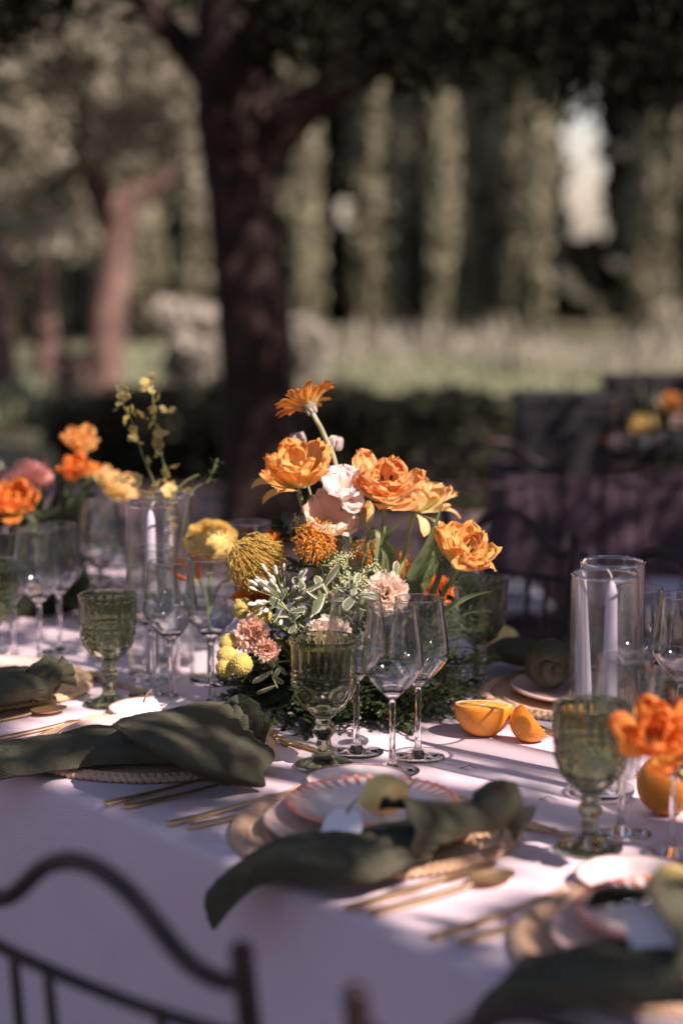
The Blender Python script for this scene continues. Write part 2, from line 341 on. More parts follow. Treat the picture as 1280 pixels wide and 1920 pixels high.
def tree(name, label, base, spine, rad, branches, crown_pts, leaf, lm, tm, group=None, seed=0, cat_='tree', lsize=.1, asp=.35):
    t = thing(name, label, cat_, base, group); b = Vector(base); mb = MB()
    limb(mb, [Vector(p)-b for p in spine], rad, seed=seed); o = mb.build('trunk', tm, t)
    for i, (pts, r_) in enumerate(branches):
        m2 = MB(); limb(m2, [Vector(p)-b for p in pts], r_, 10, seed=seed+i+1); m2.build('branch', tm, t)
    if len(crown_pts): leaves('crown', crown_pts-np.array(b), leaf, lm, t, seed=seed, asp=asp)
    return t
# chosen places to be sunlit; crowns are holed towards the sun for them
LIT = [(tuple(atd(250, 200, 14)), .95), (tuple(atd(90, 290, 14)), .7), (tuple(atd(220, 480, 14)), .40), (tuple(atd(205, 620, 14)), .30), (tuple(atd(378, 660, 15.5)), .45), (tuple(atd(135, 690, 15)), .2), (tuple(atd(80, 620, 17.5)), .5),
       ((0.00, 2.78, .98), .20), ((0.10, 2.72, 1.08), .20), ((-.10, 2.72, 1.10), .17), ((.16, 2.7, 1.0), .13), ((-.14, 2.62, .90), .10), ((-.02, 2.7, 1.22), .14),
       (tuple(atd(395, 1010, 2.83)), .10), (tuple(atd(740, 1200, 2.43)), .07), (tuple(atd(320, 1130, 2.76)), .07), (tuple(atd(205, 1170, 2.77)), .07), (tuple(atd(1105, 1400, 2.09)), .05), (tuple(atd(1200, 1150, 2.6)), .08), (tuple(atd(1130, 1080, 2.35)), .07), (tuple(atd(75, 1080, 3.0)), .09), (tuple(atd(1240, 1370, 2.0)), .06), ((.06, 2.60, .93), .11), (tuple(atd(610, 1260, 2.42)), .08), (tuple(atd(470, 1080, 2.7)), .09), ((-.12, 2.56, .88), .09), ((-.02, 2.55, .90), .06), (tuple(at(950, 1400)), .10), (tuple(at(1190, 1490)), .10), (tuple(at(285, 1200, .9)), .09), (tuple(at(350, 1310)), .09), (tuple(at(120, 1310)), .07), (tuple(at(290, 1010, .95)), .08),
       (tuple(at(400, 1010, 1.0)), .08), (tuple(at(470, 1440)), .05), (tuple(at(560, 1460)), .07), (tuple(at(600, 1300, .86)), .05), (tuple(at(200, 1420)), .04), (tuple(at(860, 1660)), .05), (tuple(at(760, 1690)), .05),
       (tuple(at(1080, 1640)), .07), (tuple(at(1200, 1700)), .07), (tuple(at(1240, 1745, .82)), .05), (tuple(at(930, 1560)), .05), (tuple(at(140, 870, 1.0)), .13), (tuple(at(60, 930, 1.0)), .12), (tuple(at(260, 800, 1.1)), .12), (tuple(at(620, 1480)), .035), (tuple(at(450, 1390, .79)), .05), (tuple(at(740, 1230, .88)), .04)]
# the big pine whose crown spreads over the table
bp_ = atd(492, 960, 9.0); bp_.z = 0
cs = []
r = np.random.RandomState(21)
while len(cs) < 620:
    x, y = r.uniform(-7.5, 9.5), r.uniform(1.6, 15)
    q = ((x-1.2)/7.6)**2+((y-6.7)/5.0)**2
    if q > 1: continue
    sx = 640+3600*x/y                                 # drooping fringe: lower on the right, lifted in the left opening
    low = 1.43+(450-float(np.interp(sx, [-300, 0, 90, 190, 330, 390, 470, 560, 700, 800, 900, 1000, 1100, 1200, 1300, 1600], [180, 190, 140, 70, 40, 90, 170, 225, 260, 235, 215, 260, 255, 290, 300, 300])))/3600*y+.34
    low = max(low, 1.95+.1*math.sin(x*2.1+y))
    z = low+r.rand()**1.5*(2.3*(1-q*.7))
    cs.append((x, y, z))
C = clumps(cs, 330, .52, 5); C = C[(C[:, 1] > 5) | (C[:, 2] > 2.45)]; C = keep_lit(C, LIT, 1)
sp = [bp_, atd(488, 800, 9), atd(478, 620, 9), atd(462, 450, 9), atd(448, 300, 9), atd(440, 180, 9), atd(430, -60, 9), atd(420, -400, 9)]
br = [([atd(465, 330, 9), atd(530, 240, 8.9), atd(600, 180, 8.8), atd(720, 110, 8.6), atd(900, 20, 8.2), atd(1150, -150, 7.8)], [.12, .11, .09, .08, .06, .03]),
      ([atd(440, 260, 9), atd(380, 130, 9.1), atd(250, -20, 9.2), atd(60, -250, 9.4)], [.10, .08, .06, .03]),
      ([atd(440, 150, 9), atd(520, 20, 8.8), atd(560, -150, 8.0), atd(640, -500, 6.0)], [.12, .10, .07, .04])]
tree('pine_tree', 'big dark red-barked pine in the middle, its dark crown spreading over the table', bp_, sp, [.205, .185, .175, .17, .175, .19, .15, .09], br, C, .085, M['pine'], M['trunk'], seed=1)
# the pine outside the frame on the right that shades the near part of the table
cs = []; r = np.random.RandomState(9)
while len(cs) < 330:
    x, y = r.uniform(.4, 8.5), r.uniform(-5, 3.6)
    q = ((x-4.0)/3.7)**2+((y+.4)/4.0)**2
    if q > 1: continue
    cs.append((x, y, 2.7+.5*abs(x-4.8)/3.7*0+r.rand()*2.0*(1-q*.6)))
C = clumps(cs, 260, .50, 8); C = keep_lit(C, LIT, 2)
b2 = Vector((4.0, -.4, 0))
tree('pine_tree', 'tall pine standing to the right, casting the dappled shade on the near tablecloth', b2, [b2, b2+Vector((.1, 0, 1.5)), b2+Vector((0, .1, 3)), b2+Vector((-.1, .1, 4.4))], [.2, .17, .13, .05],
     [([b2+Vector((0, 0, 2.2)), b2+Vector((-1, .5, 3)), b2+Vector((-2.2, 1, 3.6))], [.09, .07, .03])], C, .095, M['pine'], M['trunk'], seed=3)
# left pine with sunlit grey-green crown
b3 = atd(196, 700, 14); b3.z = 0
r = np.random.RandomState(4); cs = []
for _ in range(520):
    px, py = r.uniform(-160, 420), r.uniform(-60, 400)
    ridge = 330+60*math.sin(px*.02)
    if py > ridge: continue
    cs.append(tuple(atd(px, py, 14+r.uniform(-1.3, 1.5))))
C = clumps(cs, 120, .22, 6); C = keep_lit(C, [(tuple(atd(224, 470, 13.85)), .22), (tuple(atd(212, 560, 13.85)), .22), (tuple(atd(205, 650, 13.85)), .20), (tuple(atd(270, 365, 13.9)), .18)], 3)
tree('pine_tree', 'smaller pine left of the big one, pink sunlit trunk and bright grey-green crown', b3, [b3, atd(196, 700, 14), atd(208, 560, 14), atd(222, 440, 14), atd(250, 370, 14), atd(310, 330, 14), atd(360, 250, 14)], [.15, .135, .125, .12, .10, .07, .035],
     [([atd(222, 450, 14), atd(195, 370, 14), atd(150, 290, 14), atd(90, 180, 14)], [.11, .11, .08, .03])], C, .075, M['grey_leaf'], M['trunk2'], seed=5)
for i, (p, D, lab) in enumerate([((88, 700), 18, 'thin pale pine trunk near the left edge, leafy crown above'), ((8, 700), 17, 'pale trunk cut by the left edge of the picture')]):
    b4 = atd(p[0], 700, D); b4.z = 0; r = np.random.RandomState(40+i)
    cs = [tuple(atd(p[0]+r.uniform(-130, 150), r.uniform(120, 460), D+r.uniform(-1, 1))) for _ in range(60)]
    tree('pine_tree', lab, b4, [b4, atd(p[0]-3, 640, D), atd(p[0]-10, 520, D), atd(p[0]+8, 430, D), atd(p[0]+45, 350, D)], [.13, .12, .11, .09, .04],
         [([atd(p[0]-8, 520, D), atd(p[0]-30, 440, D), atd(p[0]-60, 360, D)], [.07, .06, .03])], clumps(cs, 110, .35, 50+i), .12, M['grey_leaf'], M['trunk2'], seed=9+i)
# cypress rows
def cypress_mesh(seed, h=9.5, n=5200):
    r = np.random.RandomState(seed); plumes = []
    for k in range(17):
        a = r.uniform(0, 2*PI); q = .30*r.rand()**.5; plumes.append((q*math.cos(a), q*math.sin(a), r.uniform(0, h*.55), r.uniform(1.0, 2.6), r.uniform(.05, .12)))
    out = []
    for (x, y, z0, L, w_) in plumes:
        m_ = n//24; t = r.rand(m_); a = r.uniform(0, 2*PI, m_); q = w_*np.sin(PI*np.clip(t, .02, .98))**.6*(.8+.3*r.rand(m_))
        out.append(np.stack([x+q*np.cos(a), y+q*np.sin(a), z0+t*L], 1))
    m_ = n-len(plumes)*(n//24); t = r.rand(m_); a = r.uniform(0, 2*PI, m_)
    q = .17*np.minimum(1, (1.05-t)*2.2)**.7*(.75+.25*np.sin(a*5+t*9))*(.8+.25*r.rand(m_)); out.append(np.stack([q*np.cos(a), q*np.sin(a), .25+t*(h-.3)], 1))
    C = np.concatenate(out); return C[C[:, 2] > .25]
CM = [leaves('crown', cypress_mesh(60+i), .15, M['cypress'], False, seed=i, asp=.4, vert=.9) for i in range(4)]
CD = [leaves('crown', cypress_mesh(80+i, n=7500), .24, M['cypress_shade_tone'], False, seed=i, asp=.5, vert=.9) for i in range(3)]
tm = MB(); tm.tube([(0, 0, 0), (0, 0, 1), (0, 0, 7)], [.11, .09, .03], 8); TM = tm.mesh('trunk', M['trunk'])
r = random.Random(3)
def cypress(x, y, me, lab, grp, s):
    t = thing('cypress_tree', lab, 'tree', (x, y, 0), grp, r.uniform(0, 6)); t.scale = (s*r.uniform(.9, 1.15), s*r.uniform(.9, 1.1), s*r.uniform(.9, 1.1))
    inst('trunk', TM, t); inst('crown', me, t)
ORD = ['first', 'second', 'third', 'fourth', 'fifth', 'sixth', 'seventh', 'eighth', 'ninth', 'tenth', 'eleventh', 'twelfth', 'thirteenth', 'fourteenth', 'fifteenth', 'sixteenth', 'seventeenth', 'eighteenth', 'nineteenth', 'twentieth']
def cyp_row(x0, n, step, jit, skips, depth, dj, meshes, s0, s1, lab, grp):
    xs = []
    for i in range(n):
        px = x0+i*step+r.uniform(-jit, jit)
        if not any(a < px < b for a, b in skips): xs.append(px)
    L = sorted([x for x in xs if x < 1096], reverse=True); R = sorted([x for x in xs if x >= 1096])
    for side, row in (('left', L), ('right', R)):
        for k, px in enumerate(row):
            p = atd(px, 600, depth+r.uniform(-dj, dj)); cypress(p.x, p.y, meshes[k % len(meshes)], f'{lab}, {ORD[k]} to the {side} of the bright sky gap', grp, r.uniform(s0, s1))
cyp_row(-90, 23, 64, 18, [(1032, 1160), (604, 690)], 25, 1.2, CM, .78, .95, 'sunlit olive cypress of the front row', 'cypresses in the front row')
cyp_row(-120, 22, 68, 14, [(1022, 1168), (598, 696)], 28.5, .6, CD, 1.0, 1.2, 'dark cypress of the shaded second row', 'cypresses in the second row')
# far wood closing the view, with a gap for the sky
n = 26000; px = nr.uniform(-500, 1800, n); py = 700-nr.rand(n)*900; Yd = nr.uniform(33, 38, n)
hole = ((abs(px-1096) < 54) & (py < 470)) | ((abs(px-646) < 34) & (abs(py-395) < 50)) | ((abs(px-905) < 14) & (py < 330) & (py > 180)) | ((abs(px-990) < 14) & (py < 330))
Cc = np.array([tuple(atd(a, b, c)) for a, b, c, h in zip(px, py, Yd, hole) if not h]); Cc = Cc[Cc[:, 2] > .1]
ft = leaves('far_woodland', Cc, .75, M['cypress_shade_tone'], seed=12, asp=.8); tag(ft, 'dark wood closing the view behind the cypress rows', 'woodland', kind='stuff')
# unseen wood added behind the viewer to cut the low sky fill
n = 15000; a = nr.uniform(math.radians(112), math.radians(412), n); rr = nr.uniform(19, 24, n); z = .2+nr.rand(n)*5.0*(.8+.2*np.sin(a*17))
Cw = np.stack([rr*np.cos(a), rr*np.sin(a)+3, z], 1); Cw = Cw[(Cw[:, 1] < 14) | (np.abs(Cw[:, 0]) > 12)]
fw_ = leaves('added_woodland', Cw, .85, M['cypress'], seed=14, asp=.8); tag(fw_, 'added unseen green wood behind the viewer, holding off low sky light', 'woodland', kind='stuff')
# bushes and hedges
def bush(name, label, px, py0, D, w_, h, m, n, size, seed, cat_='bush', group=None, zb=0):
    b = atd(px, py0, D); b.z = 0; r = np.random.RandomState(seed); t = thing(name, label, cat_, b, group)
    cs = [(r.uniform(-w_, w_)*.8, r.uniform(-w_, w_)*.6, zb+r.rand()*(h-zb)*.85) for _ in range(26)]
    leaves('foliage', clumps(cs, n//26, min(w_, h)*.42, seed), size, m, t, seed=seed)
    s = MB(); s.tube([(0, 0, 0), (0, .02, h*.5)], [.04, .02], 6); s.build('stem', M['trunk'], t); return t
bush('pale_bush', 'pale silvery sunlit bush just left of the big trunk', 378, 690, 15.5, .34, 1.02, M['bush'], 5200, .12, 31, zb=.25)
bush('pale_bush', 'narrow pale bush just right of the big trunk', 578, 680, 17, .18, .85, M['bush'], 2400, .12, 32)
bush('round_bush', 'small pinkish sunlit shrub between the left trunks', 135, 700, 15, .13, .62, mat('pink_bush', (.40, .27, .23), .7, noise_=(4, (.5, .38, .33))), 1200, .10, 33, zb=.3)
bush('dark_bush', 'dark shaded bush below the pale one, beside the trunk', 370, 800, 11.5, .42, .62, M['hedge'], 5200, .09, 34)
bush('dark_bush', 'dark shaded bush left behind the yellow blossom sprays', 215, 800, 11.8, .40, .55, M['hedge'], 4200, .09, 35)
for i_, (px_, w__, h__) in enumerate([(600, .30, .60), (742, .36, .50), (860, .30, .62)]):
    bush('round_shrub', ['rounded dark olive shrub above the hedge, just right of the trunk', 'broad dark olive shrub above the middle of the hedge', 'dark olive shrub at the right end of the hedge'][i_], px_, 800, 11.6, w__, h__, M['grey_leaf'] if i_ == 1 else M['cypress_shade_tone'], 2600, .08, 60+i_)
h = thing('clipped_hedge', 'low dark clipped hedge in shade behind the centre flowers', 'hedge', (.62, 10.3, 0))
n = 16000; a = nr.uniform(-.95, 1.35, n); b = nr.uniform(-.35, .35, n); c = .58*nr.rand(n)
q = nr.randint(0, 3, n); c = np.where(q == 0, .50+.08*nr.rand(n), c); b = np.where(q == 1, -.35+.05*nr.rand(n), b)
leaves('foliage', np.stack([a, b, c], 1), .06, M['hedge'], h, seed=7)
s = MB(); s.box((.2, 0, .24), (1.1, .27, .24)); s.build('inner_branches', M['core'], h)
# ------------------------------------------------------------------ tablecloth
def draped(name, A0, A1, N0, N1, zt, floor, frame, label, mt, seed=0, amp=.018, R=.014):
    """cloth over a rectangular table: top sheet, rounded edge, sides falling with soft folds"""
    mb = MB(); na, nn = 120, 44
    P = []
    per = []                                         # perimeter loop
    def crn(a, n): return (a, n)
    cr = .03
    for k in range(na): per.append((A0+cr+(A1-A0-2*cr)*k/na, N0, 0, -1))
    for k in range(6): t = -PI/2+PI/2*k/6; per.append((A1-cr+cr*math.cos(t), N0+cr+cr*math.sin(t), math.cos(t), math.sin(t)))
    for k in range(nn): per.append((A1, N0+cr+(N1-N0-2*cr)*k/nn, 1, 0))
    for k in range(6): t = PI/2*k/6; per.append((A1-cr+cr*math.cos(t), N1-cr+cr*math.sin(t), math.cos(t), math.sin(t)))
    for k in range(na): per.append((A1-cr-(A1-A0-2*cr)*k/na, N1, 0, 1))
    for k in range(6): t = PI/2+PI/2*k/6; per.append((A0+cr+cr*math.cos(t), N1-cr+cr*math.sin(t), math.cos(t), math.sin(t)))
    for k in range(nn): per.append((A0, N1-cr-(N1-N0-2*cr)*k/nn, -1, 0))
    for k in range(6): t = PI+PI/2*k/6; per.append((A0+cr+cr*math.cos(t), N0+cr+cr*math.sin(t), math.cos(t), math.sin(t)))
    H = zt-floor; rows = []; s = 0; last = None
    for (a, n, da, dn) in per:
        if last: s += math.hypot(a-last[0], n-last[1])
        last = (a, n); row = []
        for j in range(5): t = PI/2*j/4; row.append((a-da*R*(1-math.sin(t)), n-dn*R*(1-math.sin(t)), zt-R*(1-math.cos(t))))
        for j in range(1, 15):
            d = H*j/14; k = (d/H)**1.1
            fo = amp*k*(math.sin(s*9+seed)+.5*math.sin(s*21+1.3*seed))+.03*k
            row.append((a+da*fo, n+dn*fo, zt-R-d*(H-R)/H))
        rows.append([frame(*p) for p in row])
    mb.grid(rows, close_u=True)
    n0 = len(mb.v); ring = [r_[0] for r_ in rows]
    c = []                                            # top: rings shrinking to the centre line
    K = 26; allr = []
    for j in range(K+1):
        q = 1-j/K; rr = []
        for (a, n, da, dn) in per:
            aa = (A0+A1)/2+(a-da*R-(A0+A1)/2)*q; n2 = (N0+N1)/2+(n-dn*R-(N0+N1)/2)*q
            wv = 0 if j == 0 else .0020*noise.noise(Vector((aa*5, n2*14, seed)))+.0011*abs(noise.noise(Vector((aa*11+n2*6, n2*20, seed+3))))
            rr.append(frame(aa, n2, zt+wv))
        allr.append(rr)
    mb.grid([[allr[j][i] for j in range(K+1)] for i in range(len(per))], close_u=True)
    o = mb.build(name, mt); return tag(o, label, 'tablecloth')
fr = lambda a, n, z: T(a, n, z-TZ)
cloth = draped('tablecloth', -2.7, 2.3, -.016, 1.0, TZ, .02, fr, 'long white linen tablecloth of the laid table, falling to the ground', M['cloth'], 2, .010)
# pressed creases that run across the cloth, sewn-in ridges
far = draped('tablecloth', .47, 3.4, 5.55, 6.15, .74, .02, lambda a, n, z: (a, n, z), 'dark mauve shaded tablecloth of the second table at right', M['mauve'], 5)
# ------------------------------------------------------------------ chairs
def make_chair(label, group):
    t = thing('garden_chair', label, 'chair', (0, 0, 0), group)
    W, HB, D = .180, .87, .40; r = .0085
    def P(x, k): return Vector((x, -.055*k, .45+(HB-.45)*k))          # back leans
    for s in (-1, 1):
        m = MB(); m.tube([(s*W, .02, 0), (s*W, 0, .45), P(s*W, .5), P(s*W, 1), P(s*W, 1)+Vector((0, 0, .012))], [.010, .010, .010, .0095, .007], 10); m.ball(P(s*W, 1.02), .0105); m.build('back_post', M['iron'], t)
        m = MB(); m.tube([(s*W, D, .45), (s*(W+.01), D+.02, 0)], r, 8); m.build('leg', M['iron'], t)
    m = MB(); tp = [P(-W, .97), P(-W*.86, .945), P(-W*.62, .965), P(-W*.3, 1.065), P(0, 1.10), P(W*.3, 1.065), P(W*.62, .965), P(W*.86, .945), P(W, .97)]
    m.tube(spline(tp, 6), .0084, 10); m.build('top_rail', M['iron'], t)
    m = MB(); m.tube(spline([P(-W, .84), P(-W*.5, .825), P(0, .82), P(W*.5, .825), P(W, .84)], 5), .0062, 8); m.build('middle_rail', M['iron'], t)
    m = MB(); m.tube([P(-W, .08), P(W, .08)], .0065, 8); m.build('lower_rail', M['iron'], t)
    for x in (-.66, -.40, .40, .66):
        m = MB(); m.tube(spline([P(W*x*.55, .09), P(W*x*1.05, .4), P(W*x, .835)], 5), .005, 6); m.build('back_bar', M['iron'], t)
    m = MB(); m.tube([(-W, 0, .44), (-W, D, .44), (W, D, .44), (W, 0, .44), (-W, 0, .44)], .009, 8); m.build('seat_frame', M['iron'], t)
    m = MB(); m.grid([[(x*W*1.02, .01+y*(D-.01), .455+.028*(1-abs(x)**6)*(1-abs(2*y-1)**6)) for y in [j/10 for j in range(11)]] for x in [i/5-1 for i in range(11)]])
    m.grid([[(x*W*1.02, .01+y*(D-.01), .449) for y in [0, 1]] for x in [-1, 1]]); m.build('seat_cushion', M['pale_seat'], t)
    m = MB(); m.tube([(-W, .01, .2), (W, .01, .2)], .006, 6); m.tube([(-W-.005, D+.01, .2), (W+.005, D+.01, .2)], .006, 6); m.build('stretcher', M['iron'], t)
    return t
ch0 = make_chair('brown iron chair at lower left, back towards the viewer', 'iron chairs round the laid table')
def place(o, L, R, label=None, group=None):           # L, R: where the tops of the back posts stand; seat goes to the left of R-L... 
    c = (L+R)/2; d = R-L; o.rotation_euler = (0, 0, math.atan2(d.y, d.x)); b = Matrix.Rotation(math.atan2(d.y, d.x), 3, 'Z') @ Vector((0, -.055, 0))
    o.location = (c.x-b.x, c.y-b.y, 0)
    if label: o['label'] = label
    if group: o['group'] = group
R1 = at(455, 1805, .87); L1 = at(8, 1648, .87); d = (R1-L1).normalized(); L1 = R1-d*.36
place(ch0, L1, R1)
c2 = copy_tree(ch0); A = at(668, 1888, .87); place(c2, A, A+d*.36, 'brown iron chair at the bottom edge, only its back post tip in the picture')
for (px, py, lab) in [(1075, 1020, 'brown iron chair on the far side of the table, behind the tulips, arched back'), (1395, 1110, 'brown iron chair on the far side, cut by the right edge of the picture')]:
    c3 = copy_tree(ch0); A = at(px, py, .87); dd = -AV
    place(c3, A, A+dd*.36, lab)
for i, (x, lab) in enumerate([(.86, 'iron chair at the second table, in front of the black box'), (1.42, 'iron chair at the second table, at the right edge of the picture'), (.40, 'iron chair at the left end of the second table, behind the low right tulip')]):
    c3 = copy_tree(ch0); place(c3, Vector((x-.18, 4.95, 0)), Vector((x+.18, 4.98, 0)), lab, 'iron chairs at the second table')
# black boxes on the second table
for (x0, x1, y, h, lab) in [(.525, .80, 5.74, .235, 'black lidded box on the left end of the second table'), (.83, 1.40, 5.98, .27, 'taller black box on the second table, behind its flowers')]:
    t = thing('black_box', lab, 'box', ((x0+x1)/2, y, .7415)); w_ = (x1-x0)/2; D = .11
    m = MB(); m.box((0, 0, (h-.03)/2), (w_, D, (h-.03)/2)); o = m.build('box_body', M['black'], t, False)
    m = MB(); m.box((0, 0, h-.0135), (w_+.006, D+.006, .0135)); o = m.build('lid', M['black'], t, False); md = o.modifiers.new('b', 'BEVEL'); md.width = .006; md.segments = 2
    for sx in (-1, 1):
        m = MB(); m.tube(spline([(sx*(w_+.002), -.035, h*.55), (sx*(w_+.018), -.02, h*.6), (sx*(w_+.018), .02, h*.6), (sx*(w_+.002), .035, h*.55)], 4), .004, 6); m.build('handle', M['iron'], t)
# ------------------------------------------------------------------ place settings
SA = [-.45, .02, .49, .96]; SN = .17
words_ = ['at the left edge', 'second from left', 'in the middle', 'at the lower right']
def ring_mat():
    t = thing('woven_mat', 'x', 'placemat', (0, 0, 0)); m = MB(); prof = [(.0005, .004)]
    for k in range(1, 14):
        r_ = .148*k/13; prof += [(r_-.008, .0035), (r_-.0035, .0068), (r_, .0035)]
    m.lathe(prof+[(.148, .0008), (.001, .0008)], 72, lambda r, z, t: r*(1+.004*math.sin(t*37+r*300)+.0025*math.sin(t*11)))
    m.build('woven_disc', M['raffia'], t)
    m = MB()
    for ph in (0, 2*PI/3, 4*PI/3):                    # three-strand braid round the edge
        pts = []
        for k in range(361):
            a = 2*PI*k/360; q = a*34+ph; rr = .158+.0075*math.sin(q)+.003*math.sin(a*3); pts.append((rr*math.cos(a), rr*math.sin(a), .0055+.0025*math.cos(2*q)))
        m.tube(pts, .0042, 6, cap=False)
    m.build('braided_edge', M['raffia'], t); return t
mat0 = ring_mat()
def make_plate(name, label, cat_, R, h, m_body, m_rim, group=None, z0=0):
    t = thing(name, label, cat_, (0, 0, 0), group); m = MB()
    wob = lambda r, z, t: r*(1+.010*math.sin(3*t+1)+.006*math.sin(7*t)) if r > R*.6 else r
    m.lathe([(.001, .003), (R*.60, .003), (R*.66, .005), (R*.90, h*.75), (R*.975, h)], 72, wob)
    m.lathe([(R*.975, h-.0034), (R*.90, h*.75-.0035), (R*.66, .0012), (R*.6, 0), (.001, 0)], 72, wob); m.build('dish', m_body, t)
    m = MB(); m.lathe([(R*.955, h-.0002), (R*.975, h+.0012), (R*1.0, h+.0002), (R*1.0, h-.0028), (R*.96, h-.004)], 72, wob); m.build('rim', m_rim, t)
    return t
pl0 = make_plate('dinner_plate', 'x', 'plate', .125, .014, M['ceramic'], M['ceramic'])
sp0 = make_plate('side_plate', 'x', 'plate', .066, .012, M['white_ceramic'], M['rim_brown'])
def salad():
    t = make_plate('salad_plate', 'x', 'plate', .100, .013, M['white_ceramic'], M['coral'])
    m = MB()                                          # coral brush strokes on the sloping edge
    for k in range(40):
        a = 2*PI*k/40; q = 2*PI/40*.17
        pr = [(.099, .0142), (.092, .0118), (.084, .0098), (.076, .0078)]
        m.grid([[((r_)*math.cos(a+s*q*(1-j*.16)), r_*math.sin(a+s*q*(1-j*.16)), z+.0012) for j, (r_, z) in enumerate(pr)] for s in (-1, 0, 1)])
    m.build('brush_strokes', M['coral'], t); return t
sa0 = salad()
def bar_sec(m, pts, ws, ts):                           # flat handle-like bar
    P = []
    for p, w_, h_ in zip(pts, ws, ts):
        P.append([(p[0]+w_*math.cos(a), p[1], p[2]+h_*math.sin(a)) for a in [2*PI*k/10 for k in range(11)]])
    m.grid(P); m.add(P[0][:-1], [tuple(range(10))]); m.add(P[-1][:-1], [tuple(range(10))[::-1]])
def make_cut(kind):
    t = thing(kind, 'x', kind.split('_')[-1], (0, 0, 0)); m = MB(); h = .003
    bar_sec(m, [(0, 0, h), (0, .004, h), (0, .05, h), (0, .10, h+.001), (0, .135, h+.003)], [.005, .0070, .0062, .0046, .0034], [.0017, .0022, .0021, .0019, .0017]); m.build('handle', M['gold'], t); m = MB()
    if 'fork' in kind:
        bar_sec(m, [(0, .135, h+.003), (0, .148, h+.004), (0, .158, h+.0025), (0, .168, h+.001)], [.0026, .007, .0105, .0105], [.0013]*4)
        for k in range(4):
            x = -.0088+k*.0059; bar_sec(m, [(x, .166, h+.001), (x, .18, h+.001), (x, .195, h+.003), (x, .207, h+.0065)], [.0019, .0017, .0015, .0007], [.0012, .0011, .001, .0006])
        m.build('tines', M['gold'], t)
    elif 'knife' in kind:
        bar_sec(m, [(0, .135, h+.003), (.001, .145, h+.003), (.002, .17, h+.003), (.001, .20, h+.003), (-.003, .22, h+.002)], [.003, .0075, .0085, .008, .001], [.0013, .001, .0009, .0008, .0005]); m.build('blade', M['gold'], t)
    else:
        P = []
        for i in range(13):
            u = -1+2*i/12; row = []
            for j in range(9):
                v = -1+2*j/8; w_ = .0185*math.sqrt(max(0, 1-u*u))*(1-.12*u); row.append((w_*v, .165+.029*u, h+.0035-.0055*(1-u*u)*(1-v*v)+.002))
            P.append(row)
        m.grid(P); m.grid([[(x, y, z-.0011) for (x, y, z) in r_] for r_ in P]); m.build('bowl', M['gold'], t)
    return t
kn0, fk0, so0 = make_cut('table_knife'), make_cut('table_fork'), make_cut('table_spoon')
used = set()
def put(o, p, rz, label, group=None, s=1):
    c = o if o.name not in used else copy_tree(o)
    used.add(o.name); c.location = p; c.rotation_euler = (0, 0, rz); c['label'] = label
    if s != 1: c.scale = (s, s, s)
    if group: c['group'] = group
    return c
for i, a in enumerate(SA):
    wd = words_[i]; r = random.Random(i)
    put(mat0, T(a, SN, .0012), r.uniform(0, 6), f'round woven raffia placemat of the setting {wd}', 'woven raffia placemats')
    put(pl0, T(a, SN, .0085), r.uniform(0, 6), f'blush ceramic dinner plate of the setting {wd}', 'blush dinner plates')
    if i in (2, 3): put(sa0, T(a-.012, SN+.01, .0235), r.uniform(0, 6), f'white salad plate with coral brushed rim of the setting {wd}', 'coral rimmed plates')
    if i > 0: put(sp0, T(a-.154, SN+.105, .0015), r.uniform(0, 6), f'small brown-rimmed white side plate of the setting {wd}', 'small side plates')
    rz = TROT
    for j, (o, da, dn, dr) in enumerate([(kn0, .186, -.015, .03), (so0, .212, -.005, -.02), (fk0, -.168, .0, .04), (fk0, -.142, .012, -.03)]):
        if i == 3 and j < 2: continue
        nm = ['gold table knife', 'gold table spoon', 'gold fork, outer one', 'gold fork, inner one'][j]
        if o is so0: put(o, T(a+da, dn, .0015), rz+dr, f'{nm} right of the setting {wd}', 'gold cutlery')
        else: put(o, T(a+da, dn, .0015), rz+dr, f'{nm} {"right" if j < 2 else "left"} of the setting {wd}', 'gold cutlery')
    if i < 3:
        put(fk0, T(a-.03, .318, .0015), rz-PI/2+.06, f'small gold dessert fork above the plate of the setting {wd}', 'gold cutlery', .8)
        put(so0, T(a+.18 if i else a+.20, .338, .0015), rz+PI/2+.05, f'small gold dessert spoon above the plate of the setting {wd}', 'gold cutlery', .86)
# far side settings
FA = [-.42, .175, .645]
fw = ['on the far side, left of the tall candles', 'on the far side, behind the orange halves', 'on the far side at the right edge']
for i, a in enumerate(FA[1:]):
    wd = fw[i+1]
    put(mat0, T(a, .85, .0012), 1, f'round woven raffia placemat {wd}', 'woven raffia placemats'); put(pl0, T(a+.01, .85, .0085), 1, f'blush ceramic dinner plate {wd}', 'blush dinner plates')
    put(fk0, T(a+.168, 1.0-.015, .0015), TROT+PI+.03, f'gold fork, outer one, {wd}', 'gold cutlery'); put(fk0, T(a+.145, .985, .0015), TROT+PI, f'gold fork, inner one, {wd}', 'gold cutlery')
    put(fk0, T(a-.04, .66, .0015), TROT-PI/2-.1, f'small gold dessert fork {wd}', 'gold cutlery', .9)
    put(sp0, T(a+.15, .73, .0015), 0, f'small brown-rimmed white side plate {wd}', 'small side plates')
p = at(925, 1312); put(fk0, (p.x+.03, p.y-.05, TZ+.0015), .55, 'dark shaded gold fork beside the orange half, tines towards the flowers', 'gold cutlery', .9)
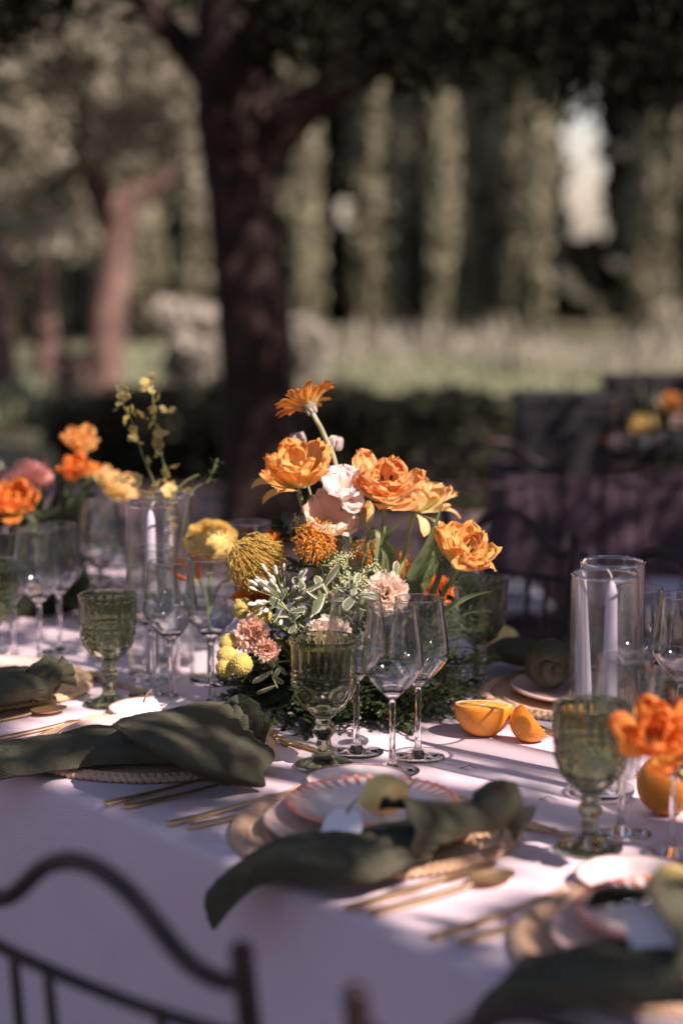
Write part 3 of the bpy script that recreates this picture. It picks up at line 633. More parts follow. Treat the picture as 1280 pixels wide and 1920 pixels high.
# ------------------------------------------------------------------ napkins
def sheet(mb, G, ku=10, kv=12, amp=.0028, th=.0016, seed=0, fr_=40):
    P = patch(G, ku, kv); nu, nv = len(P), len(P[0])
    Nn = [[None]*nv for _ in range(nu)]
    for i in range(nu):
        for j in range(nv):
            du = P[min(i+1, nu-1)][j]-P[max(i-1, 0)][j]; dv = P[i][min(j+1, nv-1)]-P[i][max(j-1, 0)]; n_ = du.cross(dv); Nn[i][j] = n_.normalized() if n_.length > 1e-9 else Vector((0, 0, 1))
    def disp(i, j):
        u = i/(nu-1); v = j/(nv-1); p = P[i][j]; ph = 1.2*noise.noise(Vector((u*2.5, v*2, seed)))
        g_ = max(0, 1-u*1.7)**1.3*(.0035*abs(math.sin(v*13+ph*2+seed))**.7+.0018*math.sin(v*29+ph*4))
        c_ = .0042*(abs(math.sin(v*7+u*5*(1 if seed % 2 else -1)+ph*4))**.5-.6)*(.35+.65*noise.noise(Vector((u*3, v*3, seed+4)))**2)
        return amp*noise.noise(p*fr_+Vector((seed, 0, 0)))+.0011*noise.noise(p*140)+g_+c_
    Q = [[P[i][j]+Nn[i][j]*disp(i, j) for j in range(nv)] for i in range(nu)]
    B = [[Q[i][j]-Nn[i][j]*th for j in range(nv)] for i in range(nu)]
    mb.grid(Q); mb.grid([r_[::-1] for r_ in B])
    rim = [Q[0], Q[-1], [q[0] for q in Q], [q[-1] for q in Q]]; rb = [B[0], B[-1], [q[0] for q in B], [q[-1] for q in B]]
    for a, b in zip(rim, rb):                          # rolled hem
        mb.tube([(x+y)/2 for x, y in zip(a, b)], th*1.1, 6)
def knot(mb, c, r, axis, seed=0):
    """a tight ball of wound cloth: spiral creases, with a band lying across it"""
    R_ = zto(axis).to_3x3(); c = Vector(c); P = []
    for i in range(61):
        a = 2*PI*i/60; row = []
        for j in range(33):
            b = PI*j/32; q = abs(math.sin(a*1.0+b*3.4+seed))**.45; q2 = abs(math.sin(a*2+b*2.2-seed*.7))**.6
            rr = r*(.68+.32*q+.10*q2+.09*noise.noise(Vector((math.cos(a)*1.4, math.sin(a)*1.4, b+seed)))); row.append(c+R_ @ Vector((rr*math.sin(b)*math.cos(a), rr*math.sin(b)*math.sin(a), -rr*.86*math.cos(b))))
        P.append(row)
    mb.grid(P); P = []; tilt = Matrix.Rotation(.9, 3, 'X')
    for i in range(45):
        a = 2*PI*i/44; row = []
        for j in range(13):
            b = 2*PI*j/12; w_ = r*(.42+.10*math.sin(a*2+seed)); row.append(c+R_ @ (tilt @ Vector(((r*.86+r*.24*math.cos(b)*(1+.3*math.sin(3*b+a*3)))*math.cos(a), (r*.86+r*.24*math.cos(b))*math.sin(a), w_*math.sin(b)*(1+.15*math.sin(5*a))))))
        P.append(row)
    mb.grid(P)
def stub(mb, c, d, r, L, seed):
    d = Vector(d).normalized(); up = d.orthogonal().normalized(); b = d.cross(up); P = []
    for i in range(29):
        a = 2*PI*i/28; row = []
        for j in range(7):
            t = j/6; q = r*(.6+.75*t)*(1+.22*math.sin(a*4+seed)*t+.1*math.sin(a*9)); row.append(Vector(c)+d*L*t+(up*math.cos(a)+b*math.sin(a)*.7)*q)
        P.append(row)
    mb.grid(P); P2 = [[p for p in (r_[-1], Vector(c)+d*L*.8)] for r_ in P]; mb.grid(P2)
def napkin(label, sheets, kn, seed, base):
    mb = MB()
    for i, G in enumerate(sheets): sheet(mb, G, seed=seed+i*3)
    if kn:
        c, r_, ax, sd, L = kn; knot(mb, c, r_, ax, seed); stub(mb, Vector(c)+Vector(sd).normalized()*r_*.5, sd, r_*.55, L, seed)
    mb.v = [tuple(Vector(v)-base) for v in mb.v]
    o = mb.build('napkin', M['napkin']); o.location = base; return tag(o, label, 'napkin', 'knotted olive linen napkins')
W = at
# second setting, the broad one
A_ = [[W(452, 1330, .795), W(447, 1324, .812), W(440, 1342, .812), W(452, 1368, .800), W(470, 1380, .785), W(485, 1392, .775)],
      [W(420, 1326, .785), W(400, 1318, .812), W(400, 1345, .815), W(428, 1378, .805), W(478, 1400, .795), W(512, 1418, .778)],
      [W(370, 1335, .778), W(345, 1324, .815), W(350, 1350, .822), W(385, 1400, .812), W(440, 1432, .795), W(492, 1450, .772)],
      [W(320, 1345, .785), W(290, 1334, .825), W(290, 1352, .838), W(325, 1395, .832), W(380, 1440, .808), W(490, 1474, .760)],
      [W(270, 1355, .785), W(235, 1346, .822), W(228, 1356, .838), W(262, 1376, .840), W(312, 1415, .822), W(400, 1462, .772)],
      [W(262, 1366, .785), W(228, 1354, .818), W(214, 1360, .832), W(240, 1378, .836), W(285, 1408, .815), W(345, 1444, .778)]]
B_ = [[W(330, 1380, .776), W(345, 1390, .785), W(350, 1410, .785), W(340, 1432, .773)],
      [W(235, 1362, .778), W(262, 1375, .795), W(275, 1400, .790), W(262, 1430, .770)],
      [W(175, 1362, .775), W(185, 1374, .792), W(185, 1405, .785), W(178, 1434, .768)],
      [W(100, 1376, .772), W(100, 1388, .785), W(105, 1415, .780), W(118, 1444, .765)],
      [W(30, 1388, .765), W(25, 1398, .775), W(25, 1425, .770), W(45, 1452, .760)],
      [W(-60, 1395, .758), W(-60, 1410, .760), W(-50, 1440, .752), W(-30, 1468, .735)]]
napkin('broad olive napkin with a round knot, draped over the plate left of the green goblet', [A_, B_], (W(452, 1350, .798), .030, (-.75, -.15, .3), (.75, .1, -.25), .022, ), 1, W(300, 1400, .77))
# third setting, rolled with a hanging tail
def roll(c0, c1, r0, r1, open_=5.0, n=7, sag=0):
    """tube-like roll of cloth from c0 (open end) to c1 (knot)"""
    c0, c1 = Vector(c0), Vector(c1); d = (c1-c0).normalized(); s_ = d.cross(Vector((0, 0, 1))).normalized(); G = []
    for i in range(n):
        t = i/(n-1); c = c0.lerp(c1, t)+Vector((0, 0, sag*math.sin(PI*t))); r_ = r0+(r1-r0)*t; row = []
        for j in range(9):
            a = -PI/2-open_/2+open_*j/8+PI*0; q = r_*(1+.28*(j/8)); row.append(c+s_*math.cos(a+PI/2+.3)*q*1.15+Vector((0, 0, 1))*(math.sin(a+PI/2+.3)*q*.9+r_*.5))
        G.append(row)
    return G
T3 = [[W(835, 1545, .795), W(820, 1560, .800), W(815, 1590, .795), W(800, 1610, .782)],
      [W(745, 1545, .790), W(720, 1565, .800), W(715, 1600, .795), W(735, 1635, .780)],
      [W(675, 1556, .792), W(650, 1575, .805), W(650, 1615, .798), W(690, 1652, .776)],
      [W(610, 1558, .795), W(580, 1575, .812), W(560, 1610, .805), W(595, 1652, .775)],
      [W(540, 1566, .785), W(510, 1582, .800), W(490, 1618, .790), W(500, 1655, .765)],
      [W(480, 1600, .768), W(450, 1615, .778), W(428, 1648, .765), W(445, 1690, .740)],
      [W(440, 1632, .750), W(415, 1645, .752), W(385, 1685, .728), W(400, 1742, .700)]]
napkin('rolled and knotted olive napkin, its tail hanging over the table edge, centre', [T3, roll(W(745, 1575, .80), W(925, 1542, .800), .026, .013)], (W(930, 1510, .818), .029, (-.5, .55, .45), (.85, -.35, -.45), .024), 5, W(700, 1600, .78))
# fourth
T4 = [[W(1290, 1745, .80), W(1285, 1775, .81), W(1285, 1830, .80), W(1290, 1880, .79)],
      [W(1180, 1762, .795), W(1165, 1790, .81), W(1160, 1840, .80), W(1180, 1885, .775)],
      [W(1080, 1775, .79), W(1050, 1800, .805), W(1040, 1850, .80), W(1060, 1892, .765)],
      [W(990, 1795, .785), W(960, 1825, .795), W(945, 1865, .785), W(960, 1905, .755)],
      [W(935, 1845, .765), W(905, 1870, .768), W(885, 1905, .755), W(900, 1945, .73)]]
napkin('olive napkin cut off by the lower right corner, under the big white tag', [T4, roll(W(1180, 1790, .805), W(1420, 1700, .80), .036, .018)], (W(1430, 1680, .81), .03, (-.5, .55, .45), (.85, -.35, -.3), .03), 9, W(1150, 1830, .78))
# first (left edge)
T1 = [[W(95, 1262, .79), W(98, 1268, .80), W(90, 1285, .795), W(85, 1300, .785)],
      [W(50, 1250, .79), W(45, 1262, .812), W(40, 1290, .805), W(40, 1312, .782)],
      [W(0, 1252, .785), W(-10, 1262, .808), W(-15, 1295, .80), W(-10, 1320, .78)],
      [W(-100, 1270, .775), W(-110, 1285, .79), W(-110, 1310, .785), W(-100, 1335, .765)],
      [W(-240, 1300, .76), W(-250, 1320, .765), W(-245, 1345, .755), W(-235, 1370, .74)]]
napkin('olive napkin knotted on its plate at the left edge of the picture', [T1], (W(82, 1272, .80), .029, (-.6, .3, .5), (.6, .4, .1), .028), 13, W(40, 1300, .78))
# far side napkins
T5 = [[W(1040, 1225, .79), W(1035, 1222, .805), W(1030, 1240, .80), W(1020, 1258, .785)],
      [W(990, 1202, .79), W(985, 1198, .81), W(980, 1225, .805), W(985, 1250, .785)],
      [W(945, 1205, .785), W(935, 1200, .805), W(930, 1222, .80), W(940, 1240, .78)],
      [W(905, 1222, .775), W(900, 1222, .78), W(900, 1235, .78), W(910, 1245, .775)]]
napkin('dark olive knotted napkin on the far side, between dark goblet and right candles', [T5, roll(W(1120, 1240, .80), W(1045, 1248, .80), .032, .018)], (W(1030, 1245, .805), .034, (.2, -.9, .2), (.6, .5, .2), .03), 17, W(1000, 1240, .78))
T6 = [[W(1200, 1262, .79), W(1180, 1255, .805), W(1170, 1275, .80), W(1160, 1290, .785)], [W(1290, 1250, .79), W(1290, 1240, .81), W(1290, 1270, .80), W(1290, 1300, .785)], [W(1400, 1270, .78), W(1400, 1265, .79), W(1400, 1290, .79), W(1400, 1310, .78)]]
napkin('dark olive napkin behind the glasses at the right edge', [T6], None, 21, W(1250, 1270, .78))
# ------------------------------------------------------------------ tags, lemons, oranges
def tag_card(label, c, wv, hv, ink=True):
    t = thing('name_tag', label, 'tag', c, 'white name tags'); wv, hv = Vector(wv), Vector(hv); n_ = wv.cross(hv).normalized()*.0006
    out = [(-1, -1), (1, -1), (1, .35), (.62, 1), (-.62, 1), (-1, .35)]; m = MB()
    f = [wv*x+hv*y+n_ for x, y in out]; b = [p-2*n_ for p in f]; m.add(f+b, [tuple(range(6)), tuple(range(11, 5, -1))]+[(i, i+6, (i+1) % 6+6, (i+1) % 6) for i in range(6)]); m.build('card', M['paper'], t, smooth=False)
    if ink:
        m = MB(); pts = []
        for k in range(60):
            u = k/59; pts.append(wv*(-.62+1.2*u)+hv*(-.2+.38*math.sin(u*26)*(1-.5*u)+.12*math.sin(u*9))+n_*1.6)
        m.tube(pts, .00022, 5); m.build('handwriting', M['ink'], t)
    m = MB(); m.tube([hv*.78+n_*2, hv*1.2+n_*6+wv*.1, hv*1.6+n_*3+wv*.3], .0012, 6); m.build('twine', mat('twine', (.25, .16, .10), .8), t); return t
def fruit(name, label, c, r, m_, cat_, el=0, ax=(1, 0, .2), parts=True):
    t = thing(name, label, cat_, c); m = MB(); P = []
    for i in range(28):
        a = 2*PI*i/28; row = []
        for j in range(19):
            b = PI*j/18; q = r*(1+.01*noise.noise(Vector((math.cos(a)*2, math.sin(a)*2, b*2)))); z = -math.cos(b); zz = q*(z+el*z**5); row.append((q*math.sin(b)*math.cos(a), q*math.sin(b)*math.sin(a), zz))
        P.append(row)
    m.grid(P, close_u=True); R_ = zto(ax); m.v = [tuple(R_ @ Vector(p)+Vector((0, 0, r*.985))) for p in m.v]; m.build('peel', m_, t)
    m = MB(); tip = R_ @ Vector((0, 0, r*(1+el)*.99)); m.ball(tip+Vector((0, 0, r*.985)), r*.10, 5, 8, (1, 1, .6)); m.build('stalk_end', M['bract'], t); return t
p = at(720, 1524, .79); fruit('lemon', 'yellow lemon resting on the coral-rimmed plate behind the middle napkin', (p.x, p.y, .788), .0235, M['lemon'], 'lemon', .28, (1, .3, .25))
p = at(1258, 1700, .79); fruit('lemon', 'yellow lemon on the plate at the right edge, above the big white tag', (p.x, p.y, .788), .022, M['lemon'], 'lemon', .28, (1, -.3, .2))
p = at(938, 1215, .76); fruit('lemon', 'pale lemon on the far side, behind the dark goblet', (p.x, p.y, .752), .024, M['lemon'], 'lemon', .28, (1, .3, .2))
p = at(1256, 1540, .75); fruit('orange', 'whole orange standing behind the wine glass at the right edge', (p.x, p.y+.03, .7505), .0365, M['orange'], 'orange', -.03, (.3, -.8, .5))
tag_card('white hexagonal name tag with handwriting on the side plate behind the broad napkin', W(266, 1338, .775), (.027, -.006, .001), (.003, .012, .018))
tag_card('white name tag beside the lemon on the middle plate', W(640, 1555, .80), (.02, -.015, 0), (.008, .018, .016), False)
tag_card('big white name tag standing over the napkin in the lower right corner', W(1245, 1745, .825), (.032, -.010, .004), (-.006, .016, .022), False)
# cut oranges
c = at(908, 1394, .75); t = thing('orange_half', 'orange cut in half, cut face up, beside the flowers', 'orange half', (c.x, c.y+.036, .7505), 'cut oranges')
R_ = .041; m = MB(); prof = [(.0005+R_*math.sin(PI/2*j/14), .033-.033*math.cos(PI/2*j/14)*(1-.02*j/14)) for j in range(15)]
Rt = Matrix.Rotation(.03, 3, 'Y') @ Matrix.Rotation(-.085, 3, 'X')
prof = [(R_*math.sin(PI/2*j/14)+.0003, .044*(1-math.cos(PI/2*j/14))) for j in range(15)]
m.lathe(prof+[(R_*.975, .0448), (R_*.95, .0445)], 48); m.v = [tuple(Rt @ Vector(p)) for p in m.v]; m.build('peel', M['orange'], t)
m = MB(); m.lathe([(R_*.955, .0446), (R_*.90, .0442), (R_*.84, .0440), (.0005, .0438)], 48); m.v = [tuple(Rt @ Vector(p)) for p in m.v]; m.build('pith', M['pith'], t)
for k in range(10):
    a0 = 2*PI*k/10+.03; a1 = 2*PI*(k+1)/10-.03; m = MB(); P = []
    for i in range(6):
        a = a0+(a1-a0)*i/5; P.append([(q*math.cos(a), q*math.sin(a), .0441+.0012*math.sin(PI*min(1, j/5*.9+.1))*(1-abs(i-2.5)/3.2)) for j, q in enumerate([R_*.12, R_*.3, R_*.5, R_*.68, R_*.8, R_*.87])])
    m.grid(P); m.v = [tuple(Rt @ Vector(p)) for p in m.v]; m.build('segment', M['pulp'], t)
c = at(996, 1398, .75); t = thing('orange_wedge', 'orange wedge lying peel side out, right of the orange half', 'orange wedge', (c.x, c.y+.020, .7505), 'cut oranges')
Pa = Vector((.57, .12, -.80)).normalized(); Da = Vector((-.80, -.55, -.30)); Da = (Da-Pa*Da.dot(Pa)).normalized(); Qa = Pa.cross(Da)
def wp(a, b, q=1.0): return (Da*math.cos(a)+Qa*math.sin(a))*(.0335*math.sin(b)*q)-Pa*(.0285*math.cos(b))*(1 if q > .99 else (.25+.75*q))
AA = [-1.15+2.3*i/16 for i in range(17)]; BB = [PI*j/16 for j in range(17)]
rows = [[wp(a, b) for b in BB] for a in AA]; zmin = min(p.z for r_ in rows for p in r_); up = Vector((.004, 0, -zmin))
m = MB(); m.grid([[p+up for p in r_] for r_ in rows]); m.build('peel', M['orange'], t)
m = MB()
for a in (AA[0], AA[-1]): m.grid([[wp(a, b)+up for b in BB], [wp(a, b, .88)+up for b in BB]])
m.build('pith', M['pith'], t); m = MB()
for a in (AA[0], AA[-1]): m.grid([[wp(a, b, .88)+up for b in BB], [wp(a, b, .5)+up for b in BB], [wp(a, b, .02)+up for b in BB]])
m.build('flesh', M['pulp'], t)
# ------------------------------------------------------------------ glassware
def make_wine(H=.215):
    t = thing('wine_glass', 'x', 'wine glass', (0, 0, 0)); s = H/.215
    m = MB(); m.lathe([(.0001, .0004), (.035*s, .0004), (.0358*s, .0012), (.035*s, .0021), (.020*s, .0032), (.009*s, .0058), (.0050, .014), (.0040, .030), (.0036, .060*s), (.0040, .088*s), (.0055, .0955*s), (.0001, .0957*s)], 40)
    m.build('stem_and_foot', M['glass'], t)
    out = [(.0058, .0962), (.0105, .1010), (.0205, .1110), (.0320, .1235), (.0385, .1330), (.0405, .1410), (.0400, .150), (.0380, .165), (.0355, .182), (.0332, .199), (.0312, .2145)]
    o3 = [x for x in spline([(a, 0, b) for a, b in out], 4)]
    outer = [(p.x*s, p.z*s) for p in o3]; inner = []
    for i, p in enumerate(o3):
        tg = (o3[min(i+1, len(o3)-1)]-o3[max(i-1, 0)]).normalized(); th = .0010 if p.z > .115 else .0010+.0012*(.115-p.z)/.019; inner.append((max(.0001, p.x*s-tg.z*th), p.z*s+tg.x*th))
    inner = inner[:-1]+[(.0312*s-.0010, .2145*s)]; inner = [q for q in inner if q[0] > .0062]; inner = [(.0001, inner[0][1]-.0016), (.004, inner[0][1]-.0012)]+inner
    tp = [(.0313*s, .2138*s)]; outer = outer[:-1]+tp+outer[-1:]; inner = inner[:-1]+[(.0304*s, .2138*s)]+inner[-1:]
    m = MB(); ou = [q for q in outer if q[1] < .112*s]; iw = [q for q in inner if q[1] < ou[-1][1]+.0004]; m.lathe([(.0001, .0962*s)]+ou+iw[::-1], 64); m.build('bowl_base', M['glass'], t)
    m = MB(); m.lathe([q for q in outer if q[1] >= ou[-1][1]]+[((.0312-.0004)*s, .2149*s)]+[q for q in inner if q[1] >= iw[-1][1]][::-1], 64); m.build('bowl', M['thin'], t)
    m = MB(); m.lathe([((.0312+.0007*math.cos(a))*s, .2149*s+.0007*math.sin(a)) for a in [2*PI*k/8 for k in range(9)]], 56); m.build('rim', M['rimglass'], t)
    return t
def make_goblet():
    t = thing('goblet', 'x', 'goblet', (0, 0, 0)); m = MB()
    def foot(r, z, t_): return r*(1+.022*abs(math.sin(5*t_))*(1 if .006 < r < .037 else 0))
    m.lathe([(.0001, .0006), (.036, .0006), (.0385, .002), (.0385, .0038), (.033, .0062), (.020, .0098), (.0135, .0135), (.0100, .018), (.0092, .024), (.0108, .0285), (.0092, .033), (.0086, .038), (.0125, .043), (.0150, .048), (.0125, .053), (.0092, .056), (.0118, .0600), (.0098, .0635), (.0105, .066), (.0001, .0662)], 60, foot)
    m.build('foot_and_stem', M['green_glass'], t); m = MB()
    prof = [(.0105, .0655), (.0185, .0720), (.0270, .0810), (.0345, .0920), (.0395, .1040), (.0422, .1160), (.0430, .1290), (.0432, .1430), (.0436, .1560), (.0442, .1655), (.0446, .1705)]
    o3 = spline([(a, 0, b) for a, b in prof], 8); outer = [(p.x, p.z) for p in o3]
    def relief(r, z, t_):
        if r < .009 or z > .1712: return r
        if z > .124:                                  # upright flutes that end in round arches below the rim
            k = min(1, max(0, (.166-z)/.004))*min(1, (z-.124)/.006); return r-.0024*k*abs(math.cos(10*t_))**.7+.0005
        if z > .070:                                  # raised medallions, swags and beads
            q = (z-.100)/.014; a = ((t_*5/(2*PI)) % 1)-.5; e = (a/.30)**2+q*q; ring = math.exp(-((e-.75)/.28)**2); cen = math.exp(-e*9)
            bead = .5*abs(math.sin(10*t_))*math.exp(-((z-.117)/.0035)**2); b2 = abs(math.sin(5*t_+PI/2))*math.exp(-((z-.081)/.005)**2)
            return r+.0030*ring+.0026*cen+.0028*bead+.0028*b2-.0009
        return r
    n0 = len(outer); m.lathe([(.0001, .0655)]+outer+[(.0440, .1716), (.0425, .1714)], 160, relief)
    inn = [(max(.0001, p.x-.0034), p.z+.0025 if p.z < .09 else p.z) for p in o3][::-1]; inn = [(r_, z) for r_, z in inn if z > .0745]+[(.012, .0735), (.0001, .0728)]
    m.lathe([(.0425, .1714)]+inn, 160); m.build('bowl', M['green_glass'], t); return t
def make_cyl(H=.278, R=.041):
    t = thing('glass_cylinder', 'x', 'glass cylinder', (0, 0, 0)); m = MB()
    m.lathe([(R-.0005, .010), (R, .012), (R, H-.003)], 56); m.lathe([(R-.0028, .012), (R-.0028, H-.003)], 56); m.build('wall', M['thin2'], t)
    m = MB(); m.lathe([(R-.0030, H-.0032), (R-.0030, H-.001), (R-.0014, H+.0006), (R+.0002, H-.001), (R+.0002, H-.0032), (R-.0030, H-.0032)], 56); m.build('rim', M['glass'], t)
    m = MB(); m.lathe([(.0001, .0005), (R-.003, .0005), (R, .003), (R, .0098), (R-.003, .0105), (.0001, .0095)], 56); m.build('base', M['glass'], t); return t
def make_candle(L=.259):
    t = thing('taper_candle', 'x', 'candle', (0, 0, 0)); m = MB()
    m.lathe([(.0001, .0), (.0104, .0), (.0105, .004), (.0092, L*.5), (.0074, L*.86), (.0066, L*.94), (.0042, L*.98), (.0012, L)], 24); m.build('wax', M['candle'], t)
    m = MB(); m.tube([(0, 0, L-.002), (.001, 0, L+.005), (.004, 0, L+.010), (.007, 0, L+.0125)], .0010, 6); m.build('wick', M['wick'], t); return t
wg0, gb0, cy0, cd0 = make_wine(), make_goblet(), make_cyl(), make_candle()
G1, G2, G3, G4 = 'clear wine glasses', 'olive green pressed glass goblets', 'tall clear glass cylinders', 'pale taper candles'
def stand(o, px, py, label, grp, rz=0, s=1, z=.7510):
    p = at(px, py, .751); return put(o, (p.x, p.y, z), rz, label, grp, s)
for px, py, lab, s in [(735, 1446, 'nearest of the three clear wine glasses right of the in-focus green goblet', 1),
    (668, 1411, 'clear wine glass with its stem just right of the green goblet, behind the nearest one', 1.02), (783, 1420, 'clear wine glass right of the nearest one, below the pink carnation', 1.0),
    (322, 1322, 'clear wine glass in front of the left candle cylinder, foot beside the white tag', 1), (288, 1305, 'taller clear wine glass just left of and behind the one beside the white tag', 1.05), (398, 1322, 'clear wine glass under the yellow ranunculus', 1.02),
    (76, 1242, 'blurred clear wine glass at left, centre one of three, below the orange blooms', 1.02), (28, 1238, 'blurred clear wine glass at the left edge', 1.0), (113, 1222, 'blurred clear wine glass at left, right one of three', 1.0), (190, 1172, 'blurred bluish wine glass behind, right of the left flowers', 1.04),
    (858, 1262, 'clear wine glass right behind the flowers, under the low orange tulip', 1.02), (1192, 1392, 'clear wine glass right of the tall candles, farther one', 1.0), (1272, 1412, 'clear wine glass at the right edge, cut by it, farther one', 1.0),
    (1163, 1562, 'clear wine glass just right of the near green goblet', .97), (1258, 1602, 'clear wine glass in front of the whole orange', .97), (470, 1235, 'clear wine glass behind, left of the yellow pincushion', 1.05)]:
    stand(wg0, px, py, lab, G1, 0, s)
for px, py, lab, s in [(607, 1437, 'olive green pressed glass goblet in front of the flowers, in focus', 1), (205, 1321, 'olive green pressed glass goblet standing left beside the white tag', .97),
    (1104, 1592, 'olive green pressed glass goblet in the right foreground', .98), (896, 1288, 'dark olive green pressed glass goblet behind the flowers at right', .98), (-12, 1250, 'olive green pressed glass goblet cut by the left edge', 1)]:
    stand(gb0, px, py, lab, G2, px*.37, s)
cyls = [(1126, 1490, 'glass cylinder round the near candle at right, front one of two'), (1140, 1452, 'glass cylinder just behind the near right one'), (289, 1274, 'glass cylinder at left round the bright candle'), (316, 1244, 'glass cylinder at left standing behind, yellow sprays above it')]
for i, (px, py, lab) in enumerate(cyls):
    p = stand(cy0, px, py, lab, G3).location
    dx = [.008, -.030, -.002, .002][i]
    c = put(cd0, (p.x+dx, p.y+(.0 if i != 1 else -.01), .7615), [2.5, 0, .5, 1][i], ['pale lilac taper candle in the front right cylinder', 'pale lilac taper candle with a curled wick in the right cylinder behind', 'bright white taper candle in the left cylinder, lit by the sun', 'shaded lilac taper candle in the left cylinder behind'][i], G4, 1.0 if i < 2 else .99)
    if i == 1: c.rotation_euler = (0, -.045, 0)
def bud_vase(px, py, label, R=.024, H=.12):
    p = at(px, py, .751); t = thing('bud_vase', label, 'bud vase', (p.x, p.y, .751)); m = MB(); m.lathe([(R, .008), (R, H)], 32); m.lathe([(R-.002, .009), (R-.002, H)], 32); m.build('wall', M['thin2'], t)
    m = MB(); m.lathe([(.0001, .0005), (R, .0005), (R, .0078), (.0001, .0078)], 32); m.build('base', M['glass'], t); m = MB(); m.lathe([(R-.002, H-.0003), (R-.001, H+.001), (R, H-.0003), (R-.002, H-.0003)], 32); m.build('rim', M['glass'], t); return p
bv1 = bud_vase(392, 1278, 'slim clear bud vase holding the yellow ranunculus and red lilies', .03, .13); bv2 = bud_vase(318, 1236, 'slim clear bud vase holding the yellow blossom sprays', .02, .15); bv3 = bud_vase(1345, 1600, 'slim clear bud vase of the orange bloom at the right edge', .018, .10)
# ------------------------------------------------------------------ flowers
def petal(L, Wd, th0, th1, cup=.2, ruf=0, freq=3, seed=0, nu=8, nv=6, shape=.6, tip=4, edge=0, r0=0, curl=0, nz=.06):
    P = []; r = r0; z = 0; dl = L/nu
    for i in range(nu+1):
        t = i/nu; th = th0+(th1-th0)*t+curl*t**4
        if i: r += dl*math.sin(th); z += dl*math.cos(th)
        w_ = Wd*(t+.02)**shape*max(0, 1-t**tip)**.5 if tip else Wd*(.12+.88*t**shape)
        w_ = max(w_, Wd*.06); n_ = (math.cos(th), -math.sin(th)); row = []
        for j in range(nv+1):
            s = -1+2*j/nv; k = -cup*s*s*w_+ruf*Wd*t*t*math.sin(freq*s*PI+seed*2.1)*(.4+.6*abs(s)) + nz*Wd*noise.noise(Vector((s*2, t*3, seed)))
            e = edge*t*t*(math.sin(s*7+seed)*.5+math.sin(s*13+seed*3)*.5)
            row.append((r+n_[0]*k+e*math.sin(th), s*w_, z+n_[1]*k+e*math.cos(th)))
        P.append(row)
    return P
_pc = {}
def pmesh(key, mt, *a, **k):
    if key not in _pc: m = MB(); m.grid(petal(*a, **k)); _pc[key] = m.mesh('petal', mt)
    return _pc[key]
def stem(t, pts, r, mt, name='stem', k=8):
    m = MB(); b = t.location; P = spline([Vector(p)-b for p in pts], k); n = len(P)
    m.tube(P, [r*(1.1-.2*i/n) for i in range(n)], 10); return m.build(name, mt, t)
def flower(name, label, cat_, head, axis, base, bend=None, r=.003, group=None, smat='stem'):
    """Empty at the stem's foot; the stem rises from base to head, arriving along the flower's axis"""
    base = Vector(base); head = Vector(head); axis = Vector(axis).normalized(); t = thing(name, label, cat_, base, group)
    L = (head-base).length; mids = bend or [base.lerp(head, .5)+Vector((0, 0, 0))-axis*L*.12+Vector((0, 0, L*.12))]
    stem(t, [base]+[Vector(q) for q in mids]+[head-axis*.022, head], r, M[smat]); H = TR(head-base) @ zto(axis); return t, H
def tulip(label, head, axis, base, kind, size=1, open_=1.0, seed=0, bend=None, group='orange double tulips', droop=()):
    t, H = flower('tulip', label, 'tulip', head, axis, base, bend, .0034, group); r = random.Random(seed); mt = M[kind]
    whorls = [(5, .036, .0125, .10*open_, .55*open_, .25, .004), (6, .044, .0165, .42*open_, .45*open_, .28, .005), (6, .050, .0185, .50*open_, .60*open_, .25, .006), (7, .054, .020, .80*open_, .50*open_, .22, .008), (6, .056, .021, 1.10*open_, .70*open_, .15, .009)]
    for w_, (n, L, Wd, a0, a1, cup, r0) in enumerate(whorls):
        for k in range(n):
            v = r.randrange(3); me = pmesh((kind, w_, v, round(open_, 1)), mt, L, Wd, a0, a1+[.0, .25, -.2][v], cup, [.16, .26, .34][v], [1.5, 2.2, 3][v], v+w_, 12, 12, .55, 5, .0036, r0, curl=[.7, -.7, .3][v]*(.7 if w_ > 1 else .5))
            inst('petal', me, t, H @ RZ(2*PI*k/n+w_*.6+r.uniform(-.2, .2)) @ Matrix.Rotation(r.uniform(-.18, .20), 4, 'Y') @ Matrix.Rotation(r.uniform(-.12, .12), 4, 'X') @ SC(size*r.uniform(.84, 1.14)))
    for (az, tilt, s_) in droop:
        me = pmesh((kind, 'droop'), mt, .060, .0135, 1.0, 1.75, .15, .1, 2, 2, 10, 6, .5, 4, .001, .008, curl=.5); inst('petal', me, t, H @ RZ(az) @ Matrix.Rotation(tilt, 4, 'Y') @ SC(size*s_))
    m = MB(); m.tube([(0, 0, 0), (0, 0, .012), (0, 0, .019)], [.003, .0034, .002], 8); o = m.build('pistil', M['budg'], t); o.matrix_basis = H @ SC(size)
    am = MB(); am.ball((0, 0, .031), .0017, 5, 6, (1, 1, 2.6)); am.tube([(0, 0, 0), (0, 0, .027)], .0007, 5); ame = am.mesh('stamen', M['anther'])
    for k in range(6): inst('stamen', ame, t, H @ RZ(k*1.05) @ Matrix.Rotation(.35, 4, 'Y') @ SC(size))
    return t
